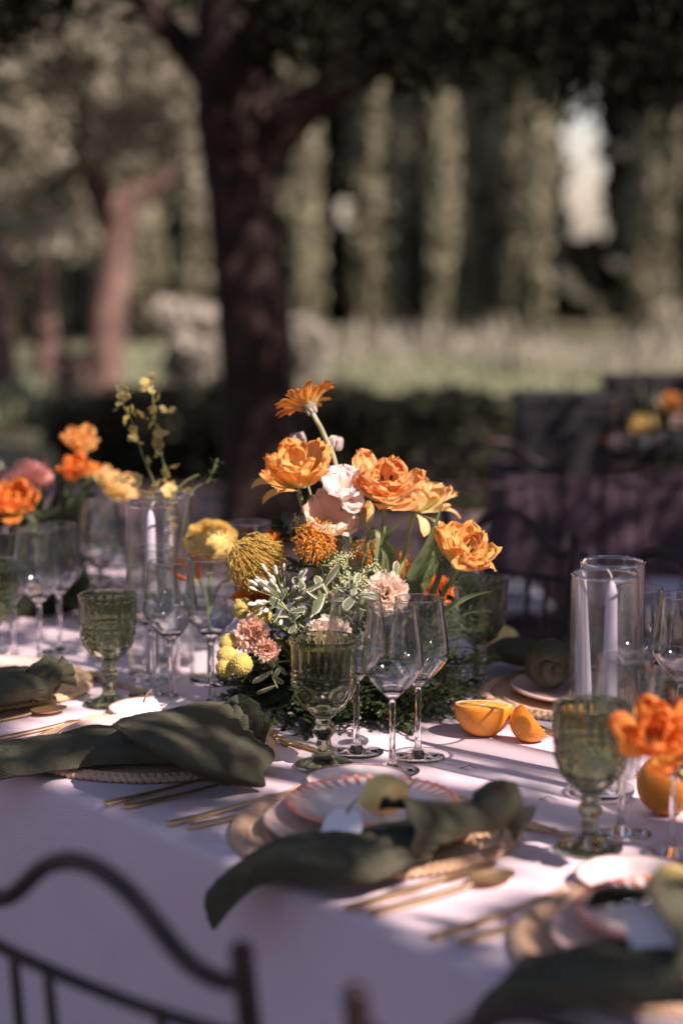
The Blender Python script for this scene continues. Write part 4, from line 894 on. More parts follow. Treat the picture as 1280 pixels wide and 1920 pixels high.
def carnation(label, head, axis, base, kind, size=1, seed=0, group='ruffled carnations', n=36):
    t, H = flower('carnation', label, 'carnation', head, axis, base, None, .0022, group); r = random.Random(seed)
    for k in range(n):
        u = (k+.5)/n; th = .15+1.25*u; v = k % 4; lv = int(u*3.99)
        me = pmesh((kind, 'c', v, lv), M[kind], .027+.010*u, .023, th*.45, th*1.12, .1, .20, [3, 4.2, 5, 3.6][v], v+lv, 10, 16, .9, 0, .0026, .001)
        inst('petal', me, t, H @ RZ(k*2.4+r.uniform(-.2, .2)) @ SC(size*r.uniform(.88, 1.1)) @ TR((0, 0, .004*(1-u))))
    m = MB(); m.lathe([(.0001, -.016), (.004, -.015), (.0052, -.004), (.0068, .006), (.0085, .014)], 12); o = m.build('calyx', M['stem'], t); o.matrix_basis = H @ SC(size); return t
def lisianthus(label, head, axis, base, kind, size=1, seed=0, n=(5, 6), wide=1.25, cat_='poppy'):
    t, H = flower('ruffled_bloom', label, cat_, head, axis, base, None, .002, None); r = random.Random(seed)
    for w_, nn in enumerate(n):
        for k in range(nn):
            me = pmesh((kind, 'l', w_, k % 3, wide), M[kind], .040+.004*w_, .027, .5*wide+w_*.15, wide*(.7+.3*w_), .12, .26, [1.6, 2.3, 3][k % 3], k+w_, 9, 12, .6, 9, .002, .002, curl=.6)
            inst('petal', me, t, H @ RZ(2*PI*k/nn+w_*.5+r.uniform(-.15, .15)) @ Matrix.Rotation(r.uniform(-.12, .12), 4, 'Y') @ SC(size*r.uniform(.9, 1.1)))
    m = MB(); m.ball((0, 0, .006), .006, 6, 8); o = m.build('flower_heart', M['budg'], t); o.matrix_basis = H @ SC(size); return t
def pincushion(label, head, axis, base, kind, size=1, n=130, R=.030, seed=0, spread=1.0):
    t, H = flower('pincushion_flower', label, 'pincushion', head, axis, base, None, .004, 'pincushion proteas'); r = random.Random(seed); m = MB()
    m.ball((0, 0, .008), .011, 8, 12); o = m.build('flower_heart', M['stem'], t); o.matrix_basis = H @ SC(size); m = MB(); R0 = R
    for k in range(n):
        u = (k+.5)/n; ph = math.acos(1-1.5*u); a = k*2.39996+r.uniform(-.1, .1); d = Vector((math.sin(ph)*math.cos(a), math.sin(ph)*math.sin(a), math.cos(ph)))
        o_ = Vector((math.cos(a), math.sin(a), 0)); R = R0*r.uniform(.88, 1.16); p0 = d*.010+Vector((0, 0, .008)); p1 = d*R*.62*spread+o_*.006*math.sin(ph)+Vector((0, 0, .006)); p2 = d*R*spread+Vector((0, 0, .012+.006*r.random())); p3 = p2*.93+Vector((0, 0, .011))-o_*.005*spread
        m.tube(spline([p0, p1, p2, p3], 3), [.00055]*9+[.00095], 5)
    o = m.build('styles', M[kind], t); tag(o, kind='stuff'); o.matrix_basis = H @ SC(size)
    m = MB()
    for k in range(46):
        u = (k+.5)/46; ph = .9*math.sqrt(u); a = k*2.4; d = Vector((math.sin(ph)*math.cos(a), math.sin(ph)*math.sin(a), math.cos(ph))); e = Vector((r.uniform(-1, 1), r.uniform(-1, 1), r.uniform(-.5, .8)))*.006
        m.tube(spline([d*.010, d*.020+e, d*.022+e*.4+Vector((e.y, -e.x, 0))], 3), .0011, 5)
    o = m.build('curled_styles', M[kind], t); tag(o, kind='stuff'); o.matrix_basis = H @ SC(size); return t
def gerbera(label, head, axis, base, bend, size=1):
    t, H = flower('gerbera', label, 'gerbera', head, axis, base, bend, .0036, None, 'stem_pale'); r = random.Random(5)
    for w_, (n, L, th0, th1) in enumerate([(22, .034, .62, 1.25), (22, .037, .85, 1.42)]):
        for k in range(n):
            me = pmesh(('g', w_, k % 3), M['gerbera'], L, .0046, th0, th1+[0, .12, -.15][k % 3], .25, .12, 1, k % 3, 8, 4, .35, 8, .0008, .009, curl=[.3, 0, .5][k % 3])
            inst('petal', me, t, H @ RZ(2*PI*k/n+w_*.14+r.uniform(-.06, .06)) @ Matrix.Rotation(r.uniform(-.14, .14), 4, 'Y') @ SC(size*r.uniform(.9, 1.08)))
    m = MB(); m.lathe([(.0035, -.012), (.0075, -.006), (.0115, .002), (.0130, .010), (.0105, .0125), (.0001, .013)], 20); o = m.build('calyx', M['bract'], t); o.matrix_basis = H @ SC(size); m = MB()
    for k in range(44):
        a = k*2.4; l = [0, .35, .7][k % 3]; p = [Vector((.0050+.004*q, 0, -.011+l*.008+q*.013)) for q in (0, .5, 1)]; p[2].x += .002; m.tube([RZ(a) @ q for q in p], [.0011, .0012, .0003], 5)
    o = m.build('bracts', M['fuzz'], t); o.matrix_basis = H @ SC(size); return t
def fuzzy(label, head, axis, base, size=1, seed=0):
    t, H = flower('seed_head', label, 'seed head', head, axis, base, None, .0014, 'silver seed heads', 'stem_pale'); r = random.Random(seed); m = MB(); m.ball((0, 0, .008), .0065, 7, 10); o = m.build('seed_core', M['bract'], t); o.matrix_basis = H @ SC(size); m = MB()
    for k in range(54):
        a = k*2.4; th = .2+1.3*(k/54); d = Vector((math.cos(a), math.sin(a), 0)); p = [d*.002, d*.0115*math.sin(th)+Vector((0, 0, .002)), d*.0125*math.sin(th)+Vector((0, 0, .010)), d*.008*math.sin(th)+Vector((r.uniform(-2, 2)*.001, 0, .0175+r.uniform(0, .003)))]
        m.tube(spline(p, 3), [.0008]*9+[.0003], 4)
    o = m.build('silky_hairs', M['fuzz'], t); tag(o, kind='stuff'); o.matrix_basis = H @ SC(size); return t
def craspedia(label, head, base, R, seed):
    t, H = flower('billy_button', label, 'billy button', head, (Vector(head)-Vector(base)).normalized(), base, None, .0013, 'yellow billy buttons'); r = random.Random(seed); m = MB(); m.ball((0, 0, R*.8), R*.93, 10, 16)
    for k in range(190):
        z = 1-2*(k+.5)/190; a = k*2.39996; q = math.sqrt(1-z*z); c = Vector((q*math.cos(a), q*math.sin(a), z)); s_ = R*r.uniform(.11, .17); c2 = c*R*r.uniform(.88, .97)+Vector((0, 0, R*.8)); e = c.orthogonal().normalized(); f = c.cross(e); m.add([c2+c*s_, c2+e*s_, c2+f*s_, c2-e*s_, c2-f*s_], [(0, 1, 2), (0, 2, 3), (0, 3, 4), (0, 4, 1)])
    o = m.build('ball_head', M['craspedia'], t); o.matrix_basis = H; return t
def ranunculus(label, head, axis, base, size=1):
    t, H = flower('ranunculus', label, 'ranunculus', head, axis, base, None, .0026, None); r = random.Random(2)
    for w_ in range(12):                              # nested cups whose rims make rings, the inner ones higher
        R_ = .0040+.0030*w_; q = w_/11; th1 = -.75+.95*q; hz = .023*math.sqrt(max(.03, 1-(R_/.041)**2))+.006; n = 4+w_//2
        tt = [1.55+(th1-1.55)*j/12 for j in range(1, 13)]; L = R_/(sum(math.sin(x) for x in tt)/12); zr = L*sum(math.cos(x) for x in tt)/12
        for k in range(n):
            me = pmesh(('r', w_), M['ran'], L, R_*.98, 1.55, th1, .20, .012, 1.3, w_, 12, 10, .5, 10, .0005, .0005, nz=.014)
            inst('petal', me, t, H @ RZ(2*PI*k/n+w_*.55+r.uniform(-.1, .1)) @ TR((0, 0, hz-zr+r.uniform(-.0006, .0006))) @ Matrix.Rotation(r.uniform(-.025, .025), 4, 'Y') @ SC(size))
    m = MB(); m.ball((0, 0, .026), .0032, 6, 8); o = m.build('flower_heart', M['budg'], t); o.matrix_basis = H @ SC(size); return t
def leafmesh(name, mt, L, Wd, th0, th1, cup=-.25, seed=0, ruf=.04, tip=2.2, shape=.55): m = MB(); m.grid(petal(L, Wd, th0, th1, cup, ruf, 2, seed, 8, 6, shape, tip, 0, 0)); return m.mesh(name, mt)
def long_leaf(label, pts, Wd, seed=0, mt='leaf2'):
    b = Vector(pts[0]); P = spline([Vector(p)-b for p in pts], 6); n = len(P); m = MB(); rows = []
    for i, p in enumerate(P):
        t = i/(n-1); tg = (P[min(i+1, n-1)]-P[max(i-1, 0)]).normalized(); s_ = tg.cross(Vector((.25*math.sin(seed), -1, .2))).normalized(); nn = s_.cross(tg); w_ = Wd*(.45+.55*math.sin(PI*min(1, t*1.1+.05)))*max(.02, (1-t**5))
        tw = .5*math.sin(t*3+seed); s2 = s_*math.cos(tw)+nn*math.sin(tw); rows.append([p+s2*w_*q+nn*w_*.45*q*q for q in (-1, -.6, -.2, .2, .6, 1)])
    m.grid(rows); o = m.build('long_leaf', M[mt]); o.location = b; return tag(o, label, 'leaf', 'long tulip leaves')
BC = T(0.0, .52)                                       # foot of the centre arrangement
def hd(px, py, y): return atd(px, py, y)
def bs(dx=0, dy=0, z=.83): return (BC.x+dx, BC.y+dy, z)
G5 = 'orange double tulips of the centre arrangement'
gerbera('orange gerbera, topmost bloom, turned away to the left on a bent furry stem', hd(580, 762, 2.74), (-.42, .42, .80), bs(.0, .01), [hd(633, 1000, 2.75), hd(630, 880, 2.745), hd(607, 815, 2.74)], 1.15)
tulip('wide open yellow-orange double tulip, upper left of the arrangement', hd(560, 912, 2.70), (-.10, -.42, .90), bs(-.02, -.02), 'tulip_y', 1.10, .95, 3, [hd(585, 1010, 2.72)], G5, [(2.9, .1, 1), (3.3, .35, .8)])
tulip('bright orange double tulip with black anthers, tallest right of the pale pink bloom', hd(722, 938, 2.68), (.05, -.55, .83), bs(.01, 0), 'tulip_o', 1.14, .95, 8, [hd(710, 1060, 2.72)], G5)
tulip('pale yellow double tulip behind the bright one, petals drooping right', hd(780, 958, 2.78), (.35, -.05, .93), bs(.02, .02), 'tulip_p', .98, .95, 11, [hd(748, 1070, 2.77)], G5, [(-.5, .35, 1.15), (.25, -.1, 1.1), (-1.2, .45, .9)])
tulip('orange double tulip at the right, leaning low over the glasses', hd(858, 1060, 2.66), (.25, -.45, .86), bs(.05, -.01), 'tulip_y', 1.05, .78, 15, [hd(800, 1150, 2.70)], G5, [(.45, .25, 1.0)])
t_ = tulip('closed greenish tulip bud under the bright orange tulip', hd(688, 985, 2.74), (-.05, -.05, 1), bs(.0, .02), 'tulip_p', .55, .0, 4, None, G5)
lisianthus('pale pink frilled bloom between the two big tulips', hd(642, 925, 2.67), (.02, -.55, .80), bs(-.01, -.02), 'pink', .84, 3, (5, 6), .95, 'lisianthus')
lisianthus('small pale pink frilled bloom under the larger one', hd(655, 940, 2.655), (.35, -.7, .2), bs(.0, -.03), 'pink', .52, 7, (4, 4), .9, 'lisianthus')
lisianthus('wide peach poppy with wavy petals above the orange pincushion', hd(615, 986, 2.68), (.12, -.62, .75), bs(-.02, -.02), 'peach', 1.08, 5, (5, 6), 1.12, 'poppy')
pincushion('orange pincushion flower under the peach poppy', hd(590, 1022, 2.645), (.10, -.82, .45), bs(-.03, -.03), 'pin_o', .98, 110, .031, 1)
pincushion('mustard yellow pincushion flower at the left, half behind white buds', hd(500, 1072, 2.69), (-.62, -.40, .66), bs(-.05, -.01), 'pin_y', 1.15, 300, .032, 4, 1.1)
pincushion('orange pincushion flower deep inside behind the green stems', hd(684, 1052, 2.78), (.05, -.6, .8), bs(.02, .03), 'pin_o', .8, 80, .030, 8)
pincushion('orange pincushion flower behind the stems, right of the deep one', hd(742, 1072, 2.81), (.15, -.5, .85), bs(.04, .04), 'pin_o', .75, 80, .030, 9)
carnation('pale pink carnation right behind the nearest wine glass', hd(722, 1120, 2.62), (.08, -.82, .40), bs(.01, -.06), 'coralpink', .95, 1)
carnation('salmon carnation low on the left, above the yellow billy buttons', hd(482, 1192, 2.62), (-.40, -.80, .25), bs(-.08, -.05), 'salmon', .80, 2)
carnation('small salmon carnation beside the low left one', hd(500, 1215, 2.60), (.10, -.85, -.1), bs(-.07, -.06), 'salmon', .52, 5)
carnation('peach carnation standing behind the rim of the green goblet', hd(617, 1208, 2.57), (0, -.50, .85), bs(-.03, -.07), 'coralpink', .95, 4)
carnation('orange-red bloom low behind the white buds at left', hd(480, 1140, 2.74), (-.3, -.7, .5), bs(-.06, .0), 'tulip_r', .95, 9)
carnation('orange bloom half hidden in the feathery green at right', hd(812, 1115, 2.82), (.3, -.6, .6), bs(.06, .02), 'tulip_r', .8, 12)
for i, (px, py, y, R) in enumerate([(462, 1236, 2.59, .0155), (437, 1222, 2.61, .0145), (432, 1242, 2.60, .013), (497, 1152, 2.63, .0145), (466, 1140, 2.66, .015), (440, 1200, 2.63, .0135)]):
    craspedia(['yellow billy button low left, front one of the cluster', 'yellow billy button behind the front one', 'yellow billy button at the far left of the cluster', 'yellow billy button above the salmon carnation, right one', 'yellow billy button above the salmon carnation, left one', 'yellow billy button between the salmon carnation and the cluster'][i], hd(px, py+8, y), bs(-.06, -.03, .84), R, i)
for i, (px, py, ax) in enumerate([(560, 836, (-.2, .1, 1)), (624, 842, (.3, -.1, .95))]): fuzzy(['silver hairy seed head above the yellow-orange tulip', 'silver hairy seed head behind the gerbera stem'][i], hd(px, py, 2.76), ax, bs(-.01, .0), 1.0, i)
t_ = tulip('narrow closed orange tulip bud left of the orange pincushion', hd(519, 1040, 2.72), (-.05, 0, 1), bs(-.05, .01), 'tulip_r', .62, .0, 20, None, G5)
for i, (pts, w_) in enumerate([([(726, 1130, 2.72), (735, 1050, 2.71), (722, 1010, 2.70), (765, 968, 2.68)], .009), ([(740, 1150, 2.74), (775, 1080, 2.73), (800, 1030, 2.72), (832, 935, 2.70)], .012), ([(760, 1150, 2.76), (790, 1090, 2.76), (815, 1040, 2.76), (805, 1010, 2.77)], .011), ([(700, 1130, 2.73), (708, 1080, 2.73), (712, 1010, 2.74), (690, 985, 2.75)], .010), ([(790, 1170, 2.68), (840, 1140, 2.66), (880, 1118, 2.65), (925, 1108, 2.63)], .0045), ([(745, 1140, 2.70), (722, 1100, 2.69), (705, 1060, 2.68), (690, 1010, 2.68)], .006), ([(785, 1150, 2.70), (815, 1100, 2.70), (825, 1060, 2.70), (812, 1030, 2.70)], .005)]):
    long_leaf(['narrow blue-green tulip leaf curling right under the pale tulip', 'long pointed tulip leaf reaching highest at the right', 'broad tulip leaf behind the pale tulip stem', 'tulip leaf hugging the bright tulip stem', 'thin leaf stretching right toward the dark goblet', 'slim leaf crossing the bright tulip stem at left', 'slim curved leaf beside the low right tulip stem'][i], [hd(*p) for p in pts], w_, i)
# white bud cluster
t = thing('bud_cluster', 'round cluster of white buds on thin green stalks, left of the variegated leaves', 'bud cluster', bs(-.05, -.03)); B = Vector(bs(-.05, -.03)); c0 = hd(535, 1132, 2.64); stem(t, [B, (B+c0)/2+Vector((-.01, 0, .01)), c0], .0022, M['stem'])
r = random.Random(12); bm = MB(); bm.lathe([(.0001, 0), (.0012, .001), (.0030, .008), (.0038, .014), (.0028, .019), (.0001, .022)], 9); bme = bm.mesh('bud', M['budw']); st = MB()
for k in range(46):
    th = 1.25*math.sqrt(r.random()); a = r.uniform(0, 2*PI); d = (Matrix.Rotation(.75, 3, 'X') @ Vector((math.sin(th)*math.cos(a), math.sin(th)*math.sin(a), math.cos(th)))); d = (d+Vector((-.35, 0, .1))).normalized(); L = r.uniform(.030, .052)
    p0 = c0-B; p = p0+d*L; st.tube([p0, p0+d*L*.5+Vector((0, 0, .002)), p], .0007, 5); inst('bud', bme, t, TR(p) @ zto(d) @ SC(r.uniform(.45, .85)))
o = st.build('bud_stalks', M['stem'], t)
# variegated sprays
vl = [leafmesh('leaf', M['vleaf'], .030, .0105, 1.0, 1.5, -.22, s, .10, 3) for s in range(3)]
def spray(label, pts, n, size, seed, meshes, name='leafy_spray', smat='stem', cat_='leafy spray', group=None, tight=1, lname='leaf', alt=2.4, sr=.0012):
    b = Vector(pts[0]); t = thing(name, label, cat_, b, group); stem(t, pts, sr, M[smat]); P = spline([Vector(p)-b for p in pts], 12); r = random.Random(seed)
    for k in range(n):
        i = int((.22+.78*(k+.5)/n)*(len(P)-1)); tg = (P[min(i+1, len(P)-1)]-P[max(0, i-1)]).normalized()
        inst(lname, meshes[k % len(meshes)], t, TR(P[i]) @ zto(tg) @ RZ(k*alt+r.uniform(-.3, .3)) @ Matrix.Rotation(r.uniform(-.5, .25), 4, 'Y') @ SC(size*r.uniform(.7, 1.15)))
    return t
spray('cream-edged variegated leaves in front, left of the pale carnation', [bs(-.02, -.04), hd(590, 1190, 2.63), hd(585, 1130, 2.61), hd(560, 1085, 2.60)], 17, .9, 1, vl, group='variegated leaf sprays')
spray('cream-edged variegated leaves just left of the glass rim', [bs(-.02, -.05), hd(610, 1150, 2.62), hd(640, 1110, 2.60), hd(668, 1092, 2.59)], 12, 1.0, 2, vl, group='variegated leaf sprays')
spray('small variegated leaves hanging above the green goblet', [bs(-.04, -.04), hd(555, 1130, 2.61), hd(575, 1170, 2.595), hd(572, 1225, 2.59)], 13, .72, 3, vl, group='variegated leaf sprays')
spray('variegated leaves reaching right behind the pale carnation', [bs(.0, -.02), hd(700, 1130, 2.67), hd(730, 1090, 2.66), hd(745, 1075, 2.65)], 8, .9, 4, vl, group='variegated leaf sprays')
vb = [leafmesh('leaf', M['vleaf'], .032, .0085, 1.2, 1.6, -.18, s+3, .12, 3) for s in range(3)]
for i, (pts, n_, s_, lab) in enumerate([([(600, 1170, 2.62), (610, 1120, 2.60), (600, 1095, 2.59)], 10, 1.2, 'big variegated leaves facing front, right of the white buds'), ([(560, 1180, 2.61), (545, 1150, 2.59), (520, 1130, 2.58)], 9, 1.1, 'variegated leaves under the white buds'),
    ([(590, 1220, 2.60), (585, 1190, 2.58), (560, 1170, 2.575)], 10, .95, 'variegated leaves above the goblet rim, left part'), ([(640, 1180, 2.62), (655, 1130, 2.60), (675, 1110, 2.58)], 9, 1.15, 'variegated leaves just left of the pale carnation'), ([(530, 1240, 2.62), (510, 1260, 2.60), (520, 1290, 2.58)], 8, .9, 'variegated leaves low, between the left carnations and the goblet')]):
    spray(lab, [bs(-.02, -.04)]+[hd(*p) for p in pts], n_, s_, 110+i, vb, group='variegated leaf sprays')
dl = [leafmesh('leaf', M['leaf'], .030, .0095, .9, 1.5, -.2, s, .05, 2.6) for s in range(3)]
for i, pts in enumerate([[bs(-.03, 0), hd(560, 1040, 2.72), hd(540, 1000, 2.72), hd(530, 985, 2.72)], [bs(-.02, -.02), hd(575, 1090, 2.66), hd(560, 1060, 2.65), hd(640, 1062, 2.64)], [bs(0, 0), hd(600, 1030, 2.74), hd(610, 960, 2.74), hd(590, 940, 2.73)], [bs(-.04, 0), hd(520, 1170, 2.68), hd(500, 1150, 2.68), hd(452, 1150, 2.66)], [bs(.03, -.02), hd(760, 1180, 2.68), hd(800, 1150, 2.67), hd(840, 1120, 2.66)], [bs(0, .03), hd(650, 1150, 2.80), hd(660, 1060, 2.80), hd(655, 1000, 2.80)], [bs(.01, -.04), hd(640, 1180, 2.66), hd(640, 1120, 2.66), hd(690, 1080, 2.66)]]):
    spray(['dark leaves behind the orange bud, left', 'dark leaves below the orange pincushion', 'dark leaves behind the pale pink bloom', 'dark leaves behind the salmon carnation', 'dark leaves at the right under the low tulip', 'dark leaves deep behind the green stems', 'dark leaves behind the pale carnation, left of it'][i], pts, 16, 1.0, 20+i, dl, group='dark leafy sprays')
# pale green bud clusters
gb = MB(); r = random.Random(3)
for k in range(26): gb.ball((r.gauss(0, .0055), r.gauss(0, .0055), r.gauss(0, .0055)), .0016, 4, 6)
gbm = gb.mesh('bud_tuft', M['budg'])
for i, (pts, n) in enumerate([([bs(0, -.02), hd(640, 1120, 2.69), hd(650, 1050, 2.69), hd(665, 1000, 2.69)], 16), ([bs(-.01, -.02), hd(625, 1120, 2.66), hd(625, 1060, 2.65), hd(640, 1035, 2.65)], 16), ([bs(.0, -.02), hd(690, 1110, 2.66), hd(700, 1080, 2.66), hd(705, 1060, 2.66)], 10), ([bs(-.03, 0), hd(580, 1020, 2.71), hd(572, 980, 2.71), hd(565, 955, 2.71)], 6)]):
    spray(['pale green bud sprays inside the green stems', 'pale green bud sprays right of the orange pincushion', 'pale green buds just above the pale carnation', 'pale green buds under the yellow-orange tulip'][i], pts, n, 1, 40+i, [gbm], cat_='bud spray', lname='bud_tuft', group='pale green bud sprays', sr=.0009)
    t = [o for o in bpy.data.objects if o.get('group') == 'pale green bud sprays'][-1]; r = random.Random(i)
    for c in t.children:
        if c.name.startswith('bud_tuft'): c.location += Vector((r.gauss(0, .011), r.gauss(0, .009), r.gauss(0, .006)))
# skirt of small-leaved greenery
t = thing('greenery_mound', 'low dark mound of small-leaved greenery under the flowers', 'greenery', (BC.x, BC.y, TZ)); r = random.Random(77)
def sprigmesh(seed, L=.085, n=9):
    r = random.Random(seed); m = MB(); P = spline([(0, 0, 0), (L*.4, r.uniform(-.01, .01), .012), (L, r.uniform(-.02, .02), r.uniform(-.012, .01))], 8); m.tube(P, .0008, 5)
    for k in range(n*2):
        i = int((.15+.85*(k/(n*2)))*(len(P)-1)); s_ = 1 if k % 2 else -1; g_ = petal(.0155*r.uniform(.75, 1.1), .0048, 1.3, 1.75, -.2, .04, 1, k, 4, 4, .5, 3.0, 0, 0)
        Mx = TR(P[i]) @ RZ(s_*r.uniform(.7, 1.15)) @ Matrix.Rotation(r.uniform(-.5, .5), 4, 'X') @ Matrix.Rotation(r.uniform(-.35, .15), 4, 'Y'); m.grid([[Mx @ Vector(p) for p in row] for row in g_])
    g_ = petal(.016, .005, 1.4, 1.7, -.2, 0, 1, 1, 4, 4, .5, 3, 0, 0); Mx = TR(P[-1]); m.grid([[Mx @ Vector(p) for p in row] for row in g_]); return m.mesh('sprig', M['leaf'])
sm = [sprigmesh(s) for s in range(5)]
m = MB(); m.ball((0, 0, .035), .105, 8, 18, (1.15, .9, .62)); o = m.build('foam_core', M['core'], t)  # foam core, kept dark to stop the view through the sprigs
for k in range(285):
    a = r.uniform(0, 2*PI); el = r.uniform(0, 1)**1.2*1.25; rx, ry, rz_ = .128, .105, .085; p = Vector((math.cos(a)*math.cos(el)*rx, math.sin(a)*math.cos(el)*ry, .018+math.sin(el)*rz_)); p *= r.uniform(.72, 1.0)
    if math.sin(a) > .4 and k % 2: a = -a; p.y = -p.y
    inst('sprig', sm[k % 5], t, TR(p) @ RZ(a+r.uniform(-.7, .7)) @ Matrix.Rotation(r.uniform(-.35, .55)-el*.5, 4, 'Y') @ Matrix.Rotation(r.uniform(-.6, .6), 4, 'X') @ SC(r.uniform(.7, 1.1)))
# feathery asparagus fern
def plume(seed, L=.12):
    r = random.Random(seed); m = MB(); P = spline([(0, 0, 0), (L*.5, 0, .02), (L, 0, .01)], 10); m.tube(P, [.0009]*20+[.0004], 4)
    for k in range(26):
        i = int((.12+.88*k/26)*(len(P)-1)); d = Vector((.7, math.cos(k*2.4), math.sin(k*2.4))).normalized(); bl = .030*(1-.55*k/26); q = P[i]+d*bl; m.add([P[i], q, P[i]+Vector((.0007, 0, 0))], [(0, 1, 2)])
        for w_ in range(13):
            c = P[i].lerp(q, (w_+1)/13); e = (d*.6+Vector((r.uniform(-1, 1), r.uniform(-1, 1), r.uniform(-1, 1)))).normalized()*.0085; s_ = e.orthogonal().normalized()*.00028; m.add([c-s_, c+s_, c+e], [(0, 1, 2)])
    return m.mesh('fern_frond', M['fern'])
fp = [plume(s) for s in range(3)]; ft_ = thing('asparagus_fern', 'feathery dark green fern spreading at the right foot of the arrangement', 'fern', (BC.x+.06, BC.y-.03, TZ)); r = random.Random(5)
for k in range(46):
    p = Vector((r.uniform(-.02, .085), r.uniform(-.09, .03), r.uniform(.012, .12))); inst('fern_frond', fp[k % 3], ft_, TR(p) @ RZ(r.uniform(-1.5, .5)) @ Matrix.Rotation(r.uniform(-.7, .15), 4, 'Y') @ RZ(0) @ SC(r.uniform(.55, .9)))
f2 = thing('asparagus_fern', 'feathery grey-green fern between the pale tulip and the low right tulip', 'fern', bs(.05, 0)); 
for k in range(16):
    p = hd(r.uniform(770, 850), r.uniform(1060, 1170), 2.70+r.uniform(-.03, .06))-Vector(bs(.05, 0)); inst('fern_frond', fp[k % 3], f2, TR(p) @ RZ(r.uniform(-.6, .6)) @ Matrix.Rotation(r.uniform(-1.5, -.2), 4, 'Y') @ SC(r.uniform(.4, .65)))
m = MB(); mm = MB()
for k in range(90):
    p = hd(r.uniform(630, 690), r.uniform(1110, 1240), 2.60+r.uniform(-.01, .03)); q = p+Vector((r.gauss(0, .010), r.gauss(0, .006), r.gauss(0, .010))); m.tube([p, (p+q)/2+Vector((.002, 0, .002)), q], .00035, 4)
o = m.build('wiry_grass', M['wiry']); tag(o, 'fine pale wiry stems seen through the wine glasses', 'wiry grass', kind='stuff')
# ------------------------------------------------------------------ left arrangement, blurred
LB = T(-.98, .52)
def lb(dx=0, dy=0): return (LB.x+dx, LB.y+dy, .80)
G6 = 'orange blooms of the left arrangement'
tulip('apricot double tulip, highest of the left arrangement', hd(148, 845, 3.45), (.1, -.4, .9), lb(.05), 'tulip_y', .78, .8, 31, None, G6)
tulip('red-orange double tulip under the apricot one at left', hd(142, 892, 3.40), (.1, -.6, .7), lb(.04, -.02), 'tulip_r', .72, .8, 32, None, G6)
tulip('orange double tulip cut low at the left edge', hd(35, 955, 3.35), (-.1, -.6, .7), lb(-.03, -.03), 'tulip_r', .95, .9, 33, None, G6)
tulip('pale yellow double tulip leaning right over the bluish glass', hd(205, 925, 3.42), (.5, -.4, .7), lb(.07, -.02), 'tulip_p', .85, .9, 34, None, G6)
carnation('dusky rose bloom at left behind the orange one', hd(60, 915, 3.46), (0, -.6, .8), lb(-.02, 0), 'rose', 1.3, 35); carnation('dusky rose bloom at the left edge', hd(8, 925, 3.48), (-.2, -.6, .8), lb(-.05, 0), 'rose', 1.1, 36)
t = thing('greenery_mound', 'dark greenery mound of the left arrangement', 'greenery', (LB.x, LB.y, TZ)); r = random.Random(78); m = MB(); m.ball((0, 0, .05), .12, 8, 18, (1.15, .9, .8)); m.build('foam_core', M['core'], t)
for k in range(120):
    a = r.uniform(0, 2*PI); el = r.uniform(0, 1.3); p = Vector((math.cos(a)*math.cos(el)*.13, math.sin(a)*math.cos(el)*.11, .02+math.sin(el)*.13)); inst('sprig', sm[k % 5], t, TR(p) @ RZ(a+r.uniform(-.7, .7)) @ Matrix.Rotation(r.uniform(-.35, .4)-el*.6, 4, 'Y') @ SC(r.uniform(.9, 1.5)))
for i, (x, y, x2, y2) in enumerate([(110, 1000, 175, 900), (100, 1010, 190, 960), (95, 1000, 120, 880), (60, 1000, 85, 900), (120, 1020, 205, 985), (150, 1010, 180, 940)]):
    long_leaf(['dark long leaf fanning up in the left arrangement', 'dark long leaf leaning right in the left arrangement', 'upright dark leaf under the red-orange tulip at left', 'dark leaf between rose and red-orange blooms', 'dark leaf lying lowest to the right at left', 'short dark leaf under the pale yellow tulip at left'][i], [Vector(lb(.02)), hd((x*2+x2)/3, (y*2+y2)/3, 3.42), hd(x2, y2, 3.40)], .016, i, 'leaf')
for i, (px, py, y, ax) in enumerate([(95, 870, 3.5, 0), (20, 890, 3.5, 0), (75, 960, 3.38, 0), (180, 880, 3.45, 0)]):
    spray(['dark leaves behind the apricot tulip', 'dark leaves at the left edge behind the rose bloom', 'dark leaves between the left blooms', 'dark leaves right of the apricot tulip'][i], [lb(.01), (Vector(lb(.01))+hd(px, py, y))/2, hd(px, py, y)], 18, 1.5, 60+i, dl, group='dark sprays of the left arrangement')
